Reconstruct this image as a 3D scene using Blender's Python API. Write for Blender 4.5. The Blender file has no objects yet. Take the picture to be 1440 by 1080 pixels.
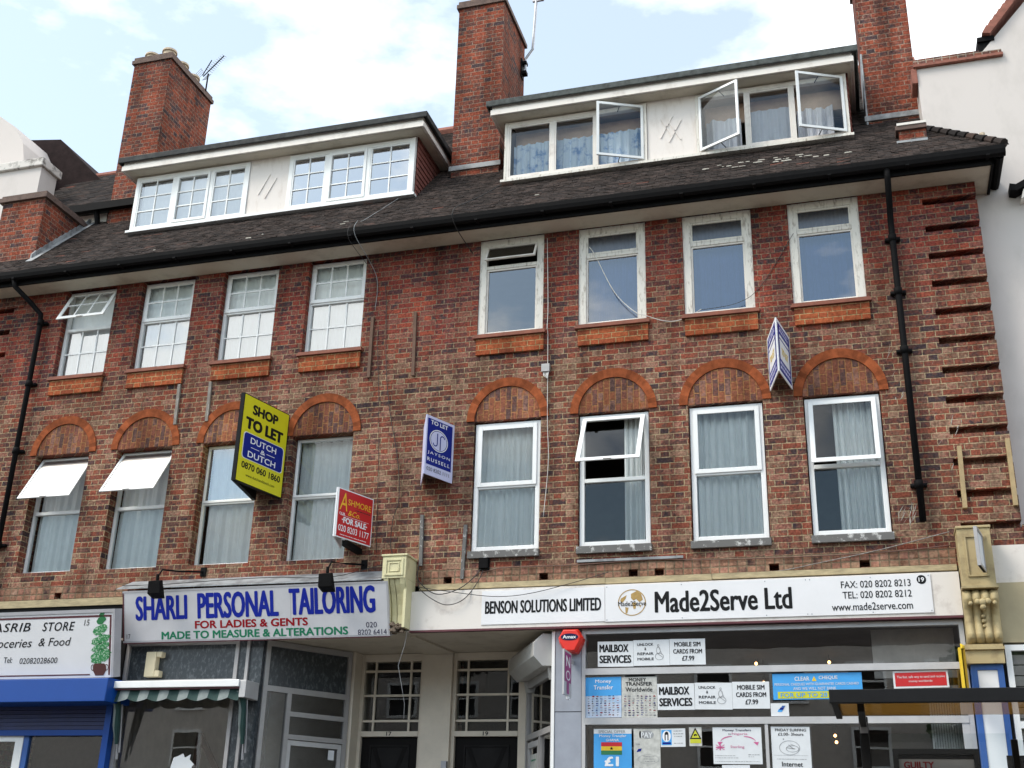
import bpy, math, random
from mathutils import Vector, Matrix
random.seed(7)
R = math.radians
scene = bpy.context.scene
col = scene.collection

# ------------------------------------------------------------------ camera
FWD = Vector((-0.2713092, 0.88714038, 0.37332728))
RGT = Vector((0.95892741, 0.28249498, 0.02558914))
UPV = Vector((0.08276192, -0.36493633, 0.92734672))
cd = bpy.data.cameras.new("camera"); cam = bpy.data.objects.new("camera", cd); col.objects.link(cam)
cam.matrix_world = Matrix(((RGT.x, UPV.x, -FWD.x, 0.0), (RGT.y, UPV.y, -FWD.y, -13.7),
                           (RGT.z, UPV.z, -FWD.z, 1.55), (0, 0, 0, 1)))
cd.sensor_width = 36; cd.lens = 41.674; cd.clip_end = 2000; cd.clip_start = 0.05
scene.camera = cam

# ------------------------------------------------------------------ sky, sun, exposure
SUN_AZ, SUN_EL = R(228), R(50)       # compass style azimuth: 0 = +Y, 90 = +X
w = bpy.data.worlds.new("World"); scene.world = w; w.use_nodes = True
nt = w.node_tree; N = nt.nodes; L = nt.links; N.clear()
out = N.new('ShaderNodeOutputWorld'); bg = N.new('ShaderNodeBackground'); bg.inputs[1].default_value = 0.15
sky = N.new('ShaderNodeTexSky'); sky.sky_type = 'NISHITA'; sky.sun_disc = False
sky.sun_elevation = SUN_EL; sky.sun_rotation = SUN_AZ; sky.air_density = 1.0; sky.dust_density = 1.2
tc = N.new('ShaderNodeTexCoord'); mp = N.new('ShaderNodeMapping'); mp.inputs['Scale'].default_value = (1.5, 1.5, 3.2)
mp.inputs['Location'].default_value = (2.1, 0.7, 0.4)
no = N.new('ShaderNodeTexNoise'); no.inputs['Scale'].default_value = 1.5; no.inputs['Detail'].default_value = 9; no.inputs['Roughness'].default_value = 0.58
cr = N.new('ShaderNodeValToRGB'); cr.color_ramp.elements[0].position = 0.35; cr.color_ramp.elements[1].position = 0.58
mx = N.new('ShaderNodeMixRGB'); mx.inputs[2].default_value = (9.4, 9.6, 9.5, 1)
L.new(tc.outputs['Generated'], mp.inputs['Vector']); L.new(mp.outputs[0], no.inputs['Vector'])
sp = N.new('ShaderNodeSeparateXYZ'); L.new(tc.outputs['Generated'], sp.inputs[0])
ma = N.new('ShaderNodeMath'); ma.operation = 'MULTIPLY_ADD'; ma.inputs[1].default_value = 0.55; L.new(sp.outputs[0], ma.inputs[0]); L.new(no.outputs['Fac'], ma.inputs[2])
cr.color_ramp.elements[0].color = (.20, .20, .20, 1)
L.new(ma.outputs[0], cr.inputs[0])
n2 = N.new('ShaderNodeTexNoise'); n2.inputs['Scale'].default_value = 2.2; n2.inputs['Detail'].default_value = 9; n2.inputs['Roughness'].default_value = 0.55
L.new(mp.outputs[0], n2.inputs['Vector'])
c2 = N.new('ShaderNodeValToRGB'); c2.color_ramp.elements[0].position = 0.47; c2.color_ramp.elements[1].position = 0.57; c2.color_ramp.elements[0].color = (.03, .03, .03, 1)
L.new(n2.outputs['Fac'], c2.inputs[0])
ys = N.new('ShaderNodeMapRange'); ys.inputs['From Min'].default_value = -0.15; ys.inputs['From Max'].default_value = 0.25; L.new(sp.outputs[1], ys.inputs['Value'])
mc = N.new('ShaderNodeMixRGB'); L.new(ys.outputs[0], mc.inputs[0]); L.new(c2.outputs[0], mc.inputs[1]); L.new(cr.outputs[0], mc.inputs[2])
L.new(mc.outputs[0], mx.inputs[0]); hz = N.new('ShaderNodeMixRGB'); hz.blend_type = 'MULTIPLY'; hz.inputs[0].default_value = 1; hz.inputs[2].default_value = (.98, 1.085, 1.02, 1)
L.new(sky.outputs[0], hz.inputs[1]); L.new(hz.outputs[0], mx.inputs[1])
L.new(mx.outputs[0], bg.inputs[0]); L.new(bg.outputs[0], out.inputs[0])
sl = bpy.data.lights.new("sun", 'SUN'); sl.energy = 1.5; sl.angle = R(22); sl.color = (1.0, 0.93, 0.83)
so = bpy.data.objects.new("sun", sl); col.objects.link(so); so.location = (-20, -30, 40)
sdir = Vector((math.sin(SUN_AZ) * math.cos(SUN_EL), math.cos(SUN_AZ) * math.cos(SUN_EL), math.sin(SUN_EL)))
so.rotation_euler = sdir.to_track_quat('Z', 'Y').to_euler()
vs = scene.view_settings; vs.view_transform = 'Standard'; vs.look = 'None'; vs.exposure = 0.82; vs.gamma = 1
scene.cycles.max_bounces = 6; scene.cycles.transparent_max_bounces = 16

# ------------------------------------------------------------------ materials
def lin(c): return c / 12.92 if c <= 0.04045 else ((c + 0.055) / 1.055) ** 2.4
def C(r, g, b): return (lin(r / 255), lin(g / 255), lin(b / 255), 1)

def base(name):
    m = bpy.data.materials.new(name); m.use_nodes = True
    return m, m.node_tree.nodes, m.node_tree.links, m.node_tree.nodes['Principled BSDF']

def pm(name, c, rough=0.6, var=0.15, scale=6.0, metal=0.0, c2=None, lo=0.45, hi=0.62, bump=0.0, spec=0.5, stretch=(1, 1, 1)):
    m, N, L, b = base(name)
    b.inputs['Roughness'].default_value = rough; b.inputs['Metallic'].default_value = metal
    b.inputs['Specular IOR Level'].default_value = spec
    g = N.new('ShaderNodeNewGeometry'); mp = N.new('ShaderNodeMapping'); mp.inputs['Scale'].default_value = stretch
    L.new(g.outputs['Position'], mp.inputs['Vector'])
    n = N.new('ShaderNodeTexNoise'); n.inputs['Scale'].default_value = scale; n.inputs['Detail'].default_value = 6
    n.inputs['Roughness'].default_value = 0.65
    L.new(mp.outputs[0], n.inputs['Vector'])
    r = N.new('ShaderNodeValToRGB'); e = r.color_ramp.elements
    if c2 is None:
        e[0].position = 0.3; e[1].position = 0.7
        e[0].color = tuple(x * (1 - var) for x in c[:3]) + (1,)
        e[1].color = tuple(min(1, x * (1 + var * 0.6)) for x in c[:3]) + (1,)
    else:
        e[0].position = lo; e[1].position = hi; e[0].color = c; e[1].color = c2
    L.new(n.outputs['Fac'], r.inputs[0]); L.new(r.outputs[0], b.inputs['Base Color'])
    if bump:
        bp = N.new('ShaderNodeBump'); bp.inputs['Strength'].default_value = bump; bp.inputs['Distance'].default_value = 0.01
        L.new(n.outputs['Fac'], bp.inputs['Height']); L.new(bp.outputs[0], b.inputs['Normal'])
    return m

def brick(name, pal, mortar, course=0.0753, P=0.3375, Ls=0.225, swap=False, mw=0.005, pal2=None, split=(7.3, 8.6), mortar2=None, tone=0.35, off=(0.03, 0.0)):
    """Flemish bond: stretcher and header alternate in each course; one random tone per brick."""
    m, N, L, b = base(name)
    b.inputs['Roughness'].default_value = 0.9; b.inputs['Specular IOR Level'].default_value = 0.06
    def M(op, a, c=None, d=None):
        n = N.new('ShaderNodeMath'); n.operation = op
        for i, v in enumerate((a, c, d)):
            if v is None: continue
            if isinstance(v, (int, float)): n.inputs[i].default_value = v
            else: L.new(v, n.inputs[i])
        return n.outputs[0]
    g = N.new('ShaderNodeNewGeometry')
    wob = N.new('ShaderNodeTexNoise'); wob.inputs['Scale'].default_value = 9; wob.inputs['Detail'].default_value = 3
    L.new(g.outputs['Position'], wob.inputs['Vector'])
    s = N.new('ShaderNodeSeparateXYZ'); L.new(g.outputs['Position'], s.inputs[0])
    wv = M('MULTIPLY', M('SUBTRACT', wob.outputs['Fac'], 0.5), 0.012)
    u0 = M('ADD', M('ADD', s.outputs[0], s.outputs[1]), 100.0 + off[0]); v0 = M('ADD', M('ADD', s.outputs[2], off[1]), wv)
    u0 = M('ADD', u0, wv)
    u, v = (v0, u0) if swap else (u0, v0)
    row = M('FLOOR', M('DIVIDE', v, course))
    fv = M('SUBTRACT', v, M('MULTIPLY', row, course))
    par = M('MODULO', row, 2.0)
    u2 = M('ADD', u, M('MULTIPLY', par, P / 2))
    k = M('FLOOR', M('DIVIDE', u2, P))
    t = M('SUBTRACT', u2, M('MULTIPLY', k, P))
    hd = M('GREATER_THAN', t, Ls)
    cell = M('ADD', M('MULTIPLY', k, 2.0), hd)
    d = M('MINIMUM', M('MINIMUM', t, M('SUBTRACT', P, t)), M('ABSOLUTE', M('SUBTRACT', t, Ls)))
    d = M('MINIMUM', d, M('MINIMUM', fv, M('SUBTRACT', course, fv)))
    mr = N.new('ShaderNodeMapRange'); mr.inputs['From Min'].default_value = mw * 0.6; mr.inputs['From Max'].default_value = mw * 1.5
    L.new(M('ADD', d, M('MULTIPLY', M('SUBTRACT', wob.outputs['Fac'], 0.5), 0.010)), mr.inputs['Value'])
    cv = N.new('ShaderNodeCombineXYZ'); L.new(cell, cv.inputs[0]); L.new(row, cv.inputs[1])
    wn = N.new('ShaderNodeTexWhiteNoise'); wn.noise_dimensions = '2D'; L.new(cv.outputs[0], wn.inputs['Vector'])
    inn = N.new('ShaderNodeTexNoise'); inn.inputs['Scale'].default_value = 13; inn.inputs['Detail'].default_value = 4; inn.inputs['Roughness'].default_value = 0.6
    L.new(g.outputs['Position'], inn.inputs['Vector'])
    pick = M('ADD', M('MULTIPLY', wn.outputs['Value'], 0.84), M('MULTIPLY', M('SUBTRACT', inn.outputs['Fac'], 0.36), 0.62))
    def ramp(pl):
        r = N.new('ShaderNodeValToRGB'); r.color_ramp.interpolation = 'LINEAR'
        while len(r.color_ramp.elements) < len(pl): r.color_ramp.elements.new(0.5)
        for i, c in enumerate(pl):
            r.color_ramp.elements[i].position = i / (len(pl) - 1); r.color_ramp.elements[i].color = c
        L.new(pick, r.inputs[0]); return r.outputs[0]
    big = N.new('ShaderNodeTexNoise'); big.inputs['Scale'].default_value = 0.9; big.inputs['Detail'].default_value = 5
    L.new(g.outputs['Position'], big.inputs['Vector'])
    def mix(f, a, c, op='MIX'):
        n = N.new('ShaderNodeMixRGB'); n.blend_type = op
        for i, vv in ((0, f), (1, a), (2, c)):
            if isinstance(vv, (int, float)): n.inputs[i].default_value = vv
            elif isinstance(vv, tuple): n.inputs[i].default_value = vv
            else: L.new(vv, n.inputs[i])
        return n.outputs[0]
    cb = ramp(pal); mo = mortar
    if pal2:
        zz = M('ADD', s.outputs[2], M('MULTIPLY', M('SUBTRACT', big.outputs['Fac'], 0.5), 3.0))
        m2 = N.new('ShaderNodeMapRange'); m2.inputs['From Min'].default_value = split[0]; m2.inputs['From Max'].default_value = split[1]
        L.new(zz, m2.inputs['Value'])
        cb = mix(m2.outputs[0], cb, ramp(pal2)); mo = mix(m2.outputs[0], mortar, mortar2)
    fine = N.new('ShaderNodeTexNoise'); fine.inputs['Scale'].default_value = 38; fine.inputs['Detail'].default_value = 5
    L.new(g.outputs['Position'], fine.inputs['Vector'])
    fr = N.new('ShaderNodeMapRange'); fr.inputs['From Min'].default_value = 0.3; fr.inputs['From Max'].default_value = 0.7
    fr.inputs['To Min'].default_value = 1 - tone; fr.inputs['To Max'].default_value = 1 + tone * 0.7
    L.new(fine.outputs['Fac'], fr.inputs['Value'])
    br = N.new('ShaderNodeMapRange'); br.inputs['From Min'].default_value = 0.3; br.inputs['From Max'].default_value = 0.7
    br.inputs['To Min'].default_value = 0.72; br.inputs['To Max'].default_value = 1.2
    L.new(big.outputs['Fac'], br.inputs['Value'])
    smp = N.new('ShaderNodeMapping'); smp.inputs['Scale'].default_value = (2.6, 2.6, 0.28); L.new(g.outputs['Position'], smp.inputs['Vector'])
    stn = N.new('ShaderNodeTexNoise'); stn.inputs['Scale'].default_value = 1.4; stn.inputs['Detail'].default_value = 6; L.new(smp.outputs[0], stn.inputs['Vector'])
    sr = N.new('ShaderNodeMapRange'); sr.inputs['From Min'].default_value = 0.36; sr.inputs['From Max'].default_value = 0.56
    sr.inputs['To Min'].default_value = 0.68; sr.inputs['To Max'].default_value = 1.06; L.new(stn.outputs['Fac'], sr.inputs['Value'])
    c = mix(mr.outputs[0], mo, cb)
    sc = M('MULTIPLY', M('MULTIPLY', fr.outputs[0], br.outputs[0]), sr.outputs[0])
    cx = N.new('ShaderNodeCombineXYZ')
    for i in range(3): L.new(sc, cx.inputs[i])
    c = mix(1.0, c, cx.outputs[0], 'MULTIPLY')
    L.new(c, b.inputs['Base Color'])
    bp = N.new('ShaderNodeBump'); bp.inputs['Strength'].default_value = 0.6; bp.inputs['Distance'].default_value = 0.008
    h = M('ADD', mr.outputs[0], M('MULTIPLY', fine.outputs['Fac'], 0.5))
    L.new(h, bp.inputs['Height']); L.new(bp.outputs[0], b.inputs['Normal'])
    return m

RED = (0.30, 0.085, 0.045, 1); ORG = (0.42, 0.15, 0.07, 1); BRN = (0.20, 0.105, 0.07, 1); PUR = (0.066, 0.045, 0.046, 1)
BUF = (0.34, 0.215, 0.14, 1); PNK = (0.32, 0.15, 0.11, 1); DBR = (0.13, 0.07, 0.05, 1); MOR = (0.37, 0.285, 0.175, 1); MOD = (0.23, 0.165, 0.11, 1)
MAT = {}
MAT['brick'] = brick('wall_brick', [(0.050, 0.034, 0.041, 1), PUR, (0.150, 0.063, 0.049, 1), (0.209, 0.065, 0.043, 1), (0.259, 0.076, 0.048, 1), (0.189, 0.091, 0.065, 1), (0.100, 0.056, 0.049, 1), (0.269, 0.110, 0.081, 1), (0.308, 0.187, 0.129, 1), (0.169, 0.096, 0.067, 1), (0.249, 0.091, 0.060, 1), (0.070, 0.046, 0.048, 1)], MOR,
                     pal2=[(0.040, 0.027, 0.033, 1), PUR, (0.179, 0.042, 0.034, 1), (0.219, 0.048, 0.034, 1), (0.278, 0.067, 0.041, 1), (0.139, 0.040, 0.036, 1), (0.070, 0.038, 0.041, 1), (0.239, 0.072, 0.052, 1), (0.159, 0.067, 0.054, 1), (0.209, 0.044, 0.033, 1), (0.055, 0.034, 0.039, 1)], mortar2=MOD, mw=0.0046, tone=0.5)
MAT['brick_chimney'] = brick('chimney_brick', [PUR, (0.070, 0.048, 0.052, 1), (0.169, 0.067, 0.049, 1), (0.219, 0.056, 0.035, 1), (0.278, 0.078, 0.046, 1), (0.229, 0.060, 0.036, 1), (0.179, 0.054, 0.038, 1), (0.094, 0.053, 0.048, 1), (0.249, 0.074, 0.046, 1), (0.159, 0.076, 0.059, 1)], (0.249, 0.172, 0.129, 1), tone=0.5, mw=0.0046)
MAT['brick_orange'] = brick('apron_brick', [(.26, .062, .03, 1), (.35, .095, .04, 1), (.30, .075, .034, 1), (.19, .055, .03, 1)], (0.33, 0.22, 0.11, 1), off=(0.1, 0.011))
MAT['soldier'] = brick('soldier_brick', [PUR, (.22, .085, .055, 1), (.26, .095, .05, 1), (.22, .085, .06, 1), (.10, .06, .056, 1), (.25, .13, .10, 1), (.28, .10, .042, 1)], (0.34, 0.17, 0.075, 1), course=0.076, swap=True)
MAT['stub'] = brick('header_brick', [PUR, (.3, .16, .11, 1), BUF, PNK, (.37, .2, .13, 1), BRN, (.4, .25, .18, 1)], (0.2, 0.15, 0.1, 1), course=0.098, P=0.21, Ls=0.105, mw=0.007, off=(0.0, 0.02))
MAT['arch'] = pm('rubbed_brick', (0.27, 0.072, 0.027, 1), 0.85, 0.4, 12, bump=0.3, spec=.1)
MAT['sill_tile'] = pm('sill_tile', (0.22, 0.065, 0.035, 1), 0.7, 0.3, 7)
MAT['sill_stone'] = pm('sill_stone', (0.13, 0.125, 0.12, 1), 0.8, c2=(0.55, 0.54, 0.52, 1), scale=14, lo=0.55, hi=0.66)
MAT['upvc'] = pm('white_plastic', (0.80, 0.80, 0.79, 1), 0.35, 0.05, 3)
MAT['oldpaint'] = pm('peeling_paint', (0.68, 0.64, 0.58, 1), 0.75, c2=(0.33, 0.285, 0.24, 1), scale=13, lo=0.53, hi=0.68, bump=0.4, stretch=(2.2, 2.2, 0.5))
MAT['cream'] = pm('cream_paint', (0.64, 0.57, 0.47, 1), 0.6, 0.12, 2.5)
MAT['soffit'] = pm('soffit_paint', (0.56, 0.50, 0.41, 1), 0.7, c2=(0.36, 0.31, 0.24, 1), scale=3, lo=0.5, hi=0.8)
MAT['white_paint'] = pm('white_board_paint', (0.70, 0.65, 0.60, 1), 0.6, c2=(0.46, 0.40, 0.36, 1), scale=5, lo=0.52, hi=0.8)
MAT['render'] = pm('white_render', (0.60, 0.545, 0.515, 1), 0.9, c2=(0.50, 0.455, 0.425, 1), scale=1.6, lo=0.50, hi=0.80, bump=0.2, stretch=(1.5, 1.5, .8))
MAT['panel'] = pm('dormer_render', (0.72, 0.66, 0.62, 1), 0.85, c2=(0.60, 0.53, 0.48, 1), scale=4, lo=0.52, hi=0.75, bump=0.1, stretch=(2.5, 2.5, .7))
MAT['dirty_render'] = pm('stained_coping', (0.62, 0.58, 0.54, 1), 0.85, c2=(0.10, 0.085, 0.075, 1), scale=8, lo=0.5, hi=0.68)
MAT['black_iron'] = pm('black_iron', (0.0055, 0.005, 0.0055, 1), 0.7, 0.3, 12, spec=0.10)
MAT['felt'] = pm('roof_felt', (0.075, 0.085, 0.082, 1), 0.85, c2=(0.035, 0.037, 0.036, 1), scale=9, lo=0.42, hi=0.62)
MAT['lead'] = pm('lead_sheet', (0.30, 0.31, 0.32, 1), 0.55, c2=(0.16, 0.16, 0.165, 1), scale=5, lo=0.45, hi=0.62)
MAT['mortar'] = pm('mortar_fillet', (0.42, 0.39, 0.34, 1), 0.9, 0.25, 9)
MAT['oldtimber'] = pm('weathered_timber', (0.42, 0.34, 0.20, 1), 0.8, 0.35, 7, stretch=(1, 1, 4))
MAT['greywood'] = pm('grey_timber', (0.19, 0.165, 0.145, 1), 0.8, c2=(0.34, 0.32, 0.30, 1), scale=9, lo=0.5, hi=0.7, stretch=(3, 3, 1))
MAT['brownwood'] = pm('brown_timber', (0.13, 0.07, 0.045, 1), 0.8, 0.3, 9)
MAT['palewood'] = pm('pale_timber', (0.40, 0.29, 0.15, 1), 0.75, 0.2, 9)
MAT['alu'] = pm('aluminium_frame', (0.50, 0.49, 0.49, 1), 0.42, 0.1, 6, metal=0.2)
MAT['alu_dark'] = pm('dull_metal_frame', (0.36, 0.345, 0.34, 1), 0.45, 0.12, 6, metal=0.2)
MAT['marble'] = pm('dark_marble', (0.035, 0.042, 0.048, 1), 0.25, c2=(0.17, 0.185, 0.20, 1), scale=18, lo=0.50, hi=0.82, stretch=(1.5, 1.5, .8))
MAT['sign_white'] = pm('sign_white', (0.74, 0.73, 0.74, 1), 0.4, 0.05, 2)
MAT['sign_grey'] = pm('sign_dull_white', (0.60, 0.59, 0.61, 1), 0.45, 0.08, 3)
MAT['sign_edge'] = pm('sign_edge_trim', (0.42, 0.41, 0.43, 1), 0.4, 0.1, 5)
MAT['maroon'] = pm('maroon_trim', (0.10, 0.02, 0.028, 1), 0.5)
MAT['blue'] = pm('blue_letter', (0.012, 0.025, 0.30, 1), 0.5, 0.05, spec=0.12)
MAT['red'] = pm('red_letter', (0.30, 0.008, 0.015, 1), 0.5, 0.05, spec=0.12)
MAT['green'] = pm('green_letter', (0.02, 0.19, 0.10, 1), 0.5, 0.05, spec=0.12)
MAT['black'] = pm('black_letter', (0.012, 0.012, 0.013, 1), 0.5, 0.05, spec=0.12)
MAT['navy'] = pm('navy_letter', (0.016, 0.016, 0.06, 1), 0.5, 0.05, spec=0.12)
MAT['white'] = pm('white_letter', (0.78, 0.78, 0.80, 1), 0.5, 0.03)
MAT['yellow'] = pm('sign_yellow', (0.66, 0.60, 0.010, 1), 0.45, 0.04)
MAT['board_blue'] = pm('board_blue', (0.010, 0.020, 0.21, 1), 0.45, 0.06, spec=.12)
MAT['board_red'] = pm('board_red', (0.52, 0.012, 0.015, 1), 0.45, 0.05)
MAT['gold'] = pm('gold_letter', (0.80, 0.44, 0.02, 1), 0.5, 0.05)
MAT['globe'] = pm('globe_ochre', (0.40, 0.25, 0.07, 1), 0.5, 0.2, 30)
MAT['lilac'] = pm('board_lilac', (0.58, 0.58, 0.78, 1), 0.5, 0.06, spec=.2)
MAT['shutter_blue'] = pm('shutter_blue', (0.004, 0.052, 0.26, 1), 0.45, 0.06, 3, spec=.3)
MAT['shutter_dark'] = pm('shutter_dark_blue', (0.008, 0.016, 0.09, 1), 0.5, 0.2, 5)
MAT['pil_blue'] = pm('pilaster_blue', (0.026, 0.10, 0.34, 1), 0.5, 0.15, 4)
MAT['stone_cream'] = pm('corbel_ochre', (0.42, 0.33, 0.17, 1), 0.7, c2=(0.25, 0.18, 0.09, 1), scale=6, lo=0.5, hi=0.72, bump=0.15)
MAT['corbel_yellow'] = pm('corbel_yellow', (0.62, 0.57, 0.34, 1), 0.6, c2=(0.40, 0.35, 0.20, 1), scale=5, lo=0.55, hi=0.75)
MAT['broken'] = pm('broken_plaster', (0.16, 0.12, 0.09, 1), 0.95, 0.5, 16, bump=0.6)
MAT['beige'] = pm('beige_board', (0.38, 0.32, 0.20, 1), 0.7, 0.12, 3)
MAT['alarm_beige'] = pm('beige_plastic', (0.66, 0.57, 0.38, 1), 0.5, 0.06)
MAT['alarm_red'] = pm('red_plastic', (0.70, 0.025, 0.012, 1), 0.3, 0.05)
MAT['grey_pillar'] = pm('grey_pillar_paint', (0.29, 0.31, 0.36, 1), 0.5, 0.12, 4)
MAT['shutter_grey'] = pm('shutter_box_metal', (0.46, 0.45, 0.43, 1), 0.45, 0.14, 3)
MAT['door'] = pm('dark_door', (0.010, 0.009, 0.009, 1), 0.6, 0.2, 5, spec=0.08)
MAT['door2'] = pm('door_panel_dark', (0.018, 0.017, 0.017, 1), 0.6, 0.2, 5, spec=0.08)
MAT['shelter'] = pm('shelter_black', (0.010, 0.010, 0.011, 1), 0.55, 0.2, 9, spec=0.2)
MAT['ad'] = pm('advert_paper', (0.42, 0.40, 0.39, 1), 0.5, 0.1, 5)
MAT['paper'] = pm('paper', (0.66, 0.68, 0.70, 1), 0.6, 0.06, 7)
MAT['paper_blue'] = pm('paper_blue', (0.05, 0.33, 0.72, 1), 0.6, 0.06, 7)
MAT['paper_grey'] = pm('paper_worn', (0.50, 0.50, 0.47, 1), 0.6, 0.3, 14)
MAT['pink'] = pm('pink_print', (0.55, 0.10, 0.26, 1), 0.6)
MAT['magenta'] = pm('magenta_frame', (0.30, 0.03, 0.17, 1), 0.5)
MAT['flag_red'] = pm('flag_red', (0.55, 0.01, 0.02, 1), 0.6); MAT['flag_yel'] = pm('flag_yellow', (0.75, 0.50, 0.02, 1), 0.6); MAT['flag_grn'] = pm('flag_green', (0.02, 0.18, 0.07, 1), 0.6)
MAT['hazard'] = pm('hazard_yellow', (0.55, 0.55, 0.03, 1), 0.5)
MAT['leaf'] = pm('painted_leaf', (0.02, 0.20, 0.055, 1), 0.6, c2=(0.45, 0.60, 0.45, 1), scale=45, lo=0.52, hi=0.6)
MAT['leaf_dark'] = pm('painted_leaf_dark', (0.015, 0.17, 0.05, 1), 0.6)
MAT['pot'] = pm('painted_pot', (0.085, 0.02, 0.016, 1), 0.6)
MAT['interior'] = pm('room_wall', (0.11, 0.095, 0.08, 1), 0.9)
MAT['interior_pale'] = pm('empty_shop_wall', (0.70, 0.66, 0.60, 1), 0.9)
MAT['dark_gable'] = pm('dark_gable_tile', (0.022, 0.014, 0.014, 1), 0.9, 0.4, 9, spec=.1)
MAT['pelmet'] = pm('pelmet_wood', (0.52, 0.36, 0.27, 1), 0.8)
MAT['felt_dark'] = pm('old_roof_felt', (0.024, 0.025, 0.026, 1), 0.85, c2=(0.05, 0.052, 0.05, 1), scale=9, lo=0.45, hi=0.65)
MAT['render_far'] = pm('pale_render_far', (0.50, 0.46, 0.42, 1), 0.9)
MAT['interior_warm'] = pm('attic_ceiling', (0.50, 0.40, 0.33, 1), 0.9)
MAT['cloth_white'] = pm('white_curtain', (0.86, 0.87, 0.85, 1), 0.9, 0.05)
MAT['cloth_grey'] = pm('grey_net', (0.68, 0.70, 0.69, 1), 0.9, 0.08)
MAT['cloth_blue'] = pm('blue_curtain', (0.62, 0.70, 0.80, 1), 0.9, c2=(0.20, 0.33, 0.58, 1), scale=5, lo=0.5, hi=0.62)
MAT['cloth_dusk'] = pm('dim_blue_net', (0.075, 0.11, 0.25, 1), 0.9, 0.15)
MAT['cloth_lilac'] = pm('lilac_curtain', (0.62, 0.62, 0.67, 1), 0.9, 0.08)
MAT['awn_green'] = pm('awning_green', (0.013, 0.045, 0.040, 1), 0.8, 0.2, 8)
MAT['awn_white'] = pm('awning_grey', (0.19, 0.22, 0.215, 1), 0.8, 0.2, 8)
MAT['cable'] = pm('black_cable', (0.02, 0.018, 0.018, 1), 0.6)
MAT['cable_white'] = pm('white_cable', (0.62, 0.60, 0.57, 1), 0.6)
MAT['cable_brown'] = pm('brown_cable', (0.13, 0.06, 0.045, 1), 0.6)
MAT['steel'] = pm('galvanised_steel', (0.36, 0.36, 0.38, 1), 0.4, 0.15, 10, metal=0.6)
MAT['pot_clay'] = pm('chimney_pot_clay', (0.50, 0.40, 0.29, 1), 0.8, 0.2, 6)
MAT['tilehang'] = pm('hung_tile', (0.20, 0.06, 0.045, 1), 0.85, 0.35, 9)
MAT['brick_cap'] = pm('dark_oversailing_brick', (0.13, 0.085, 0.07, 1), 0.9, 0.4, 12, bump=0.3)
MAT['terracotta'] = pm('terracotta_tile', (0.27, 0.10, 0.07, 1), 0.85, 0.35, 14)
MAT['coping_brick'] = brick('coping_brick', [PUR, (.16, .07, .055, 1), (.24, .09, .06, 1), (.12, .08, .07, 1)], (0.35, 0.3, 0.24, 1), course=0.4, P=0.2, Ls=0.1)
MAT['asphalt'] = pm('asphalt', (0.05, 0.05, 0.052, 1), 0.9, 0.2, 20)
MAT['paving'] = brick('paving_slab', [(.40, .385, .36, 1), (.46, .44, .41, 1), (.36, .345, .33, 1)], (0.13, 0.12, 0.11, 1))
MAT['kerb'] = pm('kerb_stone', (0.30, 0.29, 0.28, 1), 0.85)
MAT['line_paint'] = pm('road_paint', (0.60, 0.52, 0.10, 1), 0.7)
MAT['opp'] = brick('opposite_brick', [RED, BRN, (.3, .14, .09, 1)], MOR)
MAT['bark'] = pm('bark', (0.09, 0.07, 0.05, 1), 0.9); MAT['foliage'] = pm('foliage', (0.05, 0.10, 0.03, 1), 0.7, 0.4, 3)

def tilemat():
    m, N, L, b = base('roof_tile'); b.inputs['Roughness'].default_value = 0.9
    b.inputs['Specular IOR Level'].default_value = 0.2
    g = N.new('ShaderNodeNewGeometry'); r = N.new('ShaderNodeValToRGB'); e = r.color_ramp.elements
    pts = [(0, (.018, .015, .015, 1)), (.5, (.032, .025, .023, 1)), (.9, (.050, .036, .031, 1)), (.985, (.070, .043, .035, 1)), (1, (.17, .058, .04, 1))]
    while len(e) < len(pts): e.new(0.5)
    for i, (p, c) in enumerate(pts): e[i].position = p; e[i].color = c
    L.new(g.outputs['Random Per Island'], r.inputs[0])
    n = N.new('ShaderNodeTexNoise'); n.inputs['Scale'].default_value = 1.6; n.inputs['Detail'].default_value = 8; L.new(g.outputs['Position'], n.inputs['Vector'])
    q = N.new('ShaderNodeMapRange'); q.inputs['From Min'].default_value = .3; q.inputs['From Max'].default_value = .7
    q.inputs['To Min'].default_value = .5; q.inputs['To Max'].default_value = 1.05; L.new(n.outputs['Fac'], q.inputs['Value'])
    c = N.new('ShaderNodeCombineXYZ'); [L.new(q.outputs[0], c.inputs[i]) for i in range(3)]
    x = N.new('ShaderNodeMixRGB'); x.blend_type = 'MULTIPLY'; x.inputs[0].default_value = 1
    L.new(r.outputs[0], x.inputs[1]); L.new(c.outputs[0], x.inputs[2]); L.new(x.outputs[0], b.inputs['Base Color']); return m
MAT['tile'] = tilemat(); MAT['tile_tail'] = pm('worn_lit_tile_tail', (0.035, 0.027, 0.024, 1), 0.9, c2=(0.125, 0.092, 0.082, 1), scale=7, lo=0.46, hi=0.72, spec=0.1)  # tail faces paler: chipped clay, and light on the edges put into the colour

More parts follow.
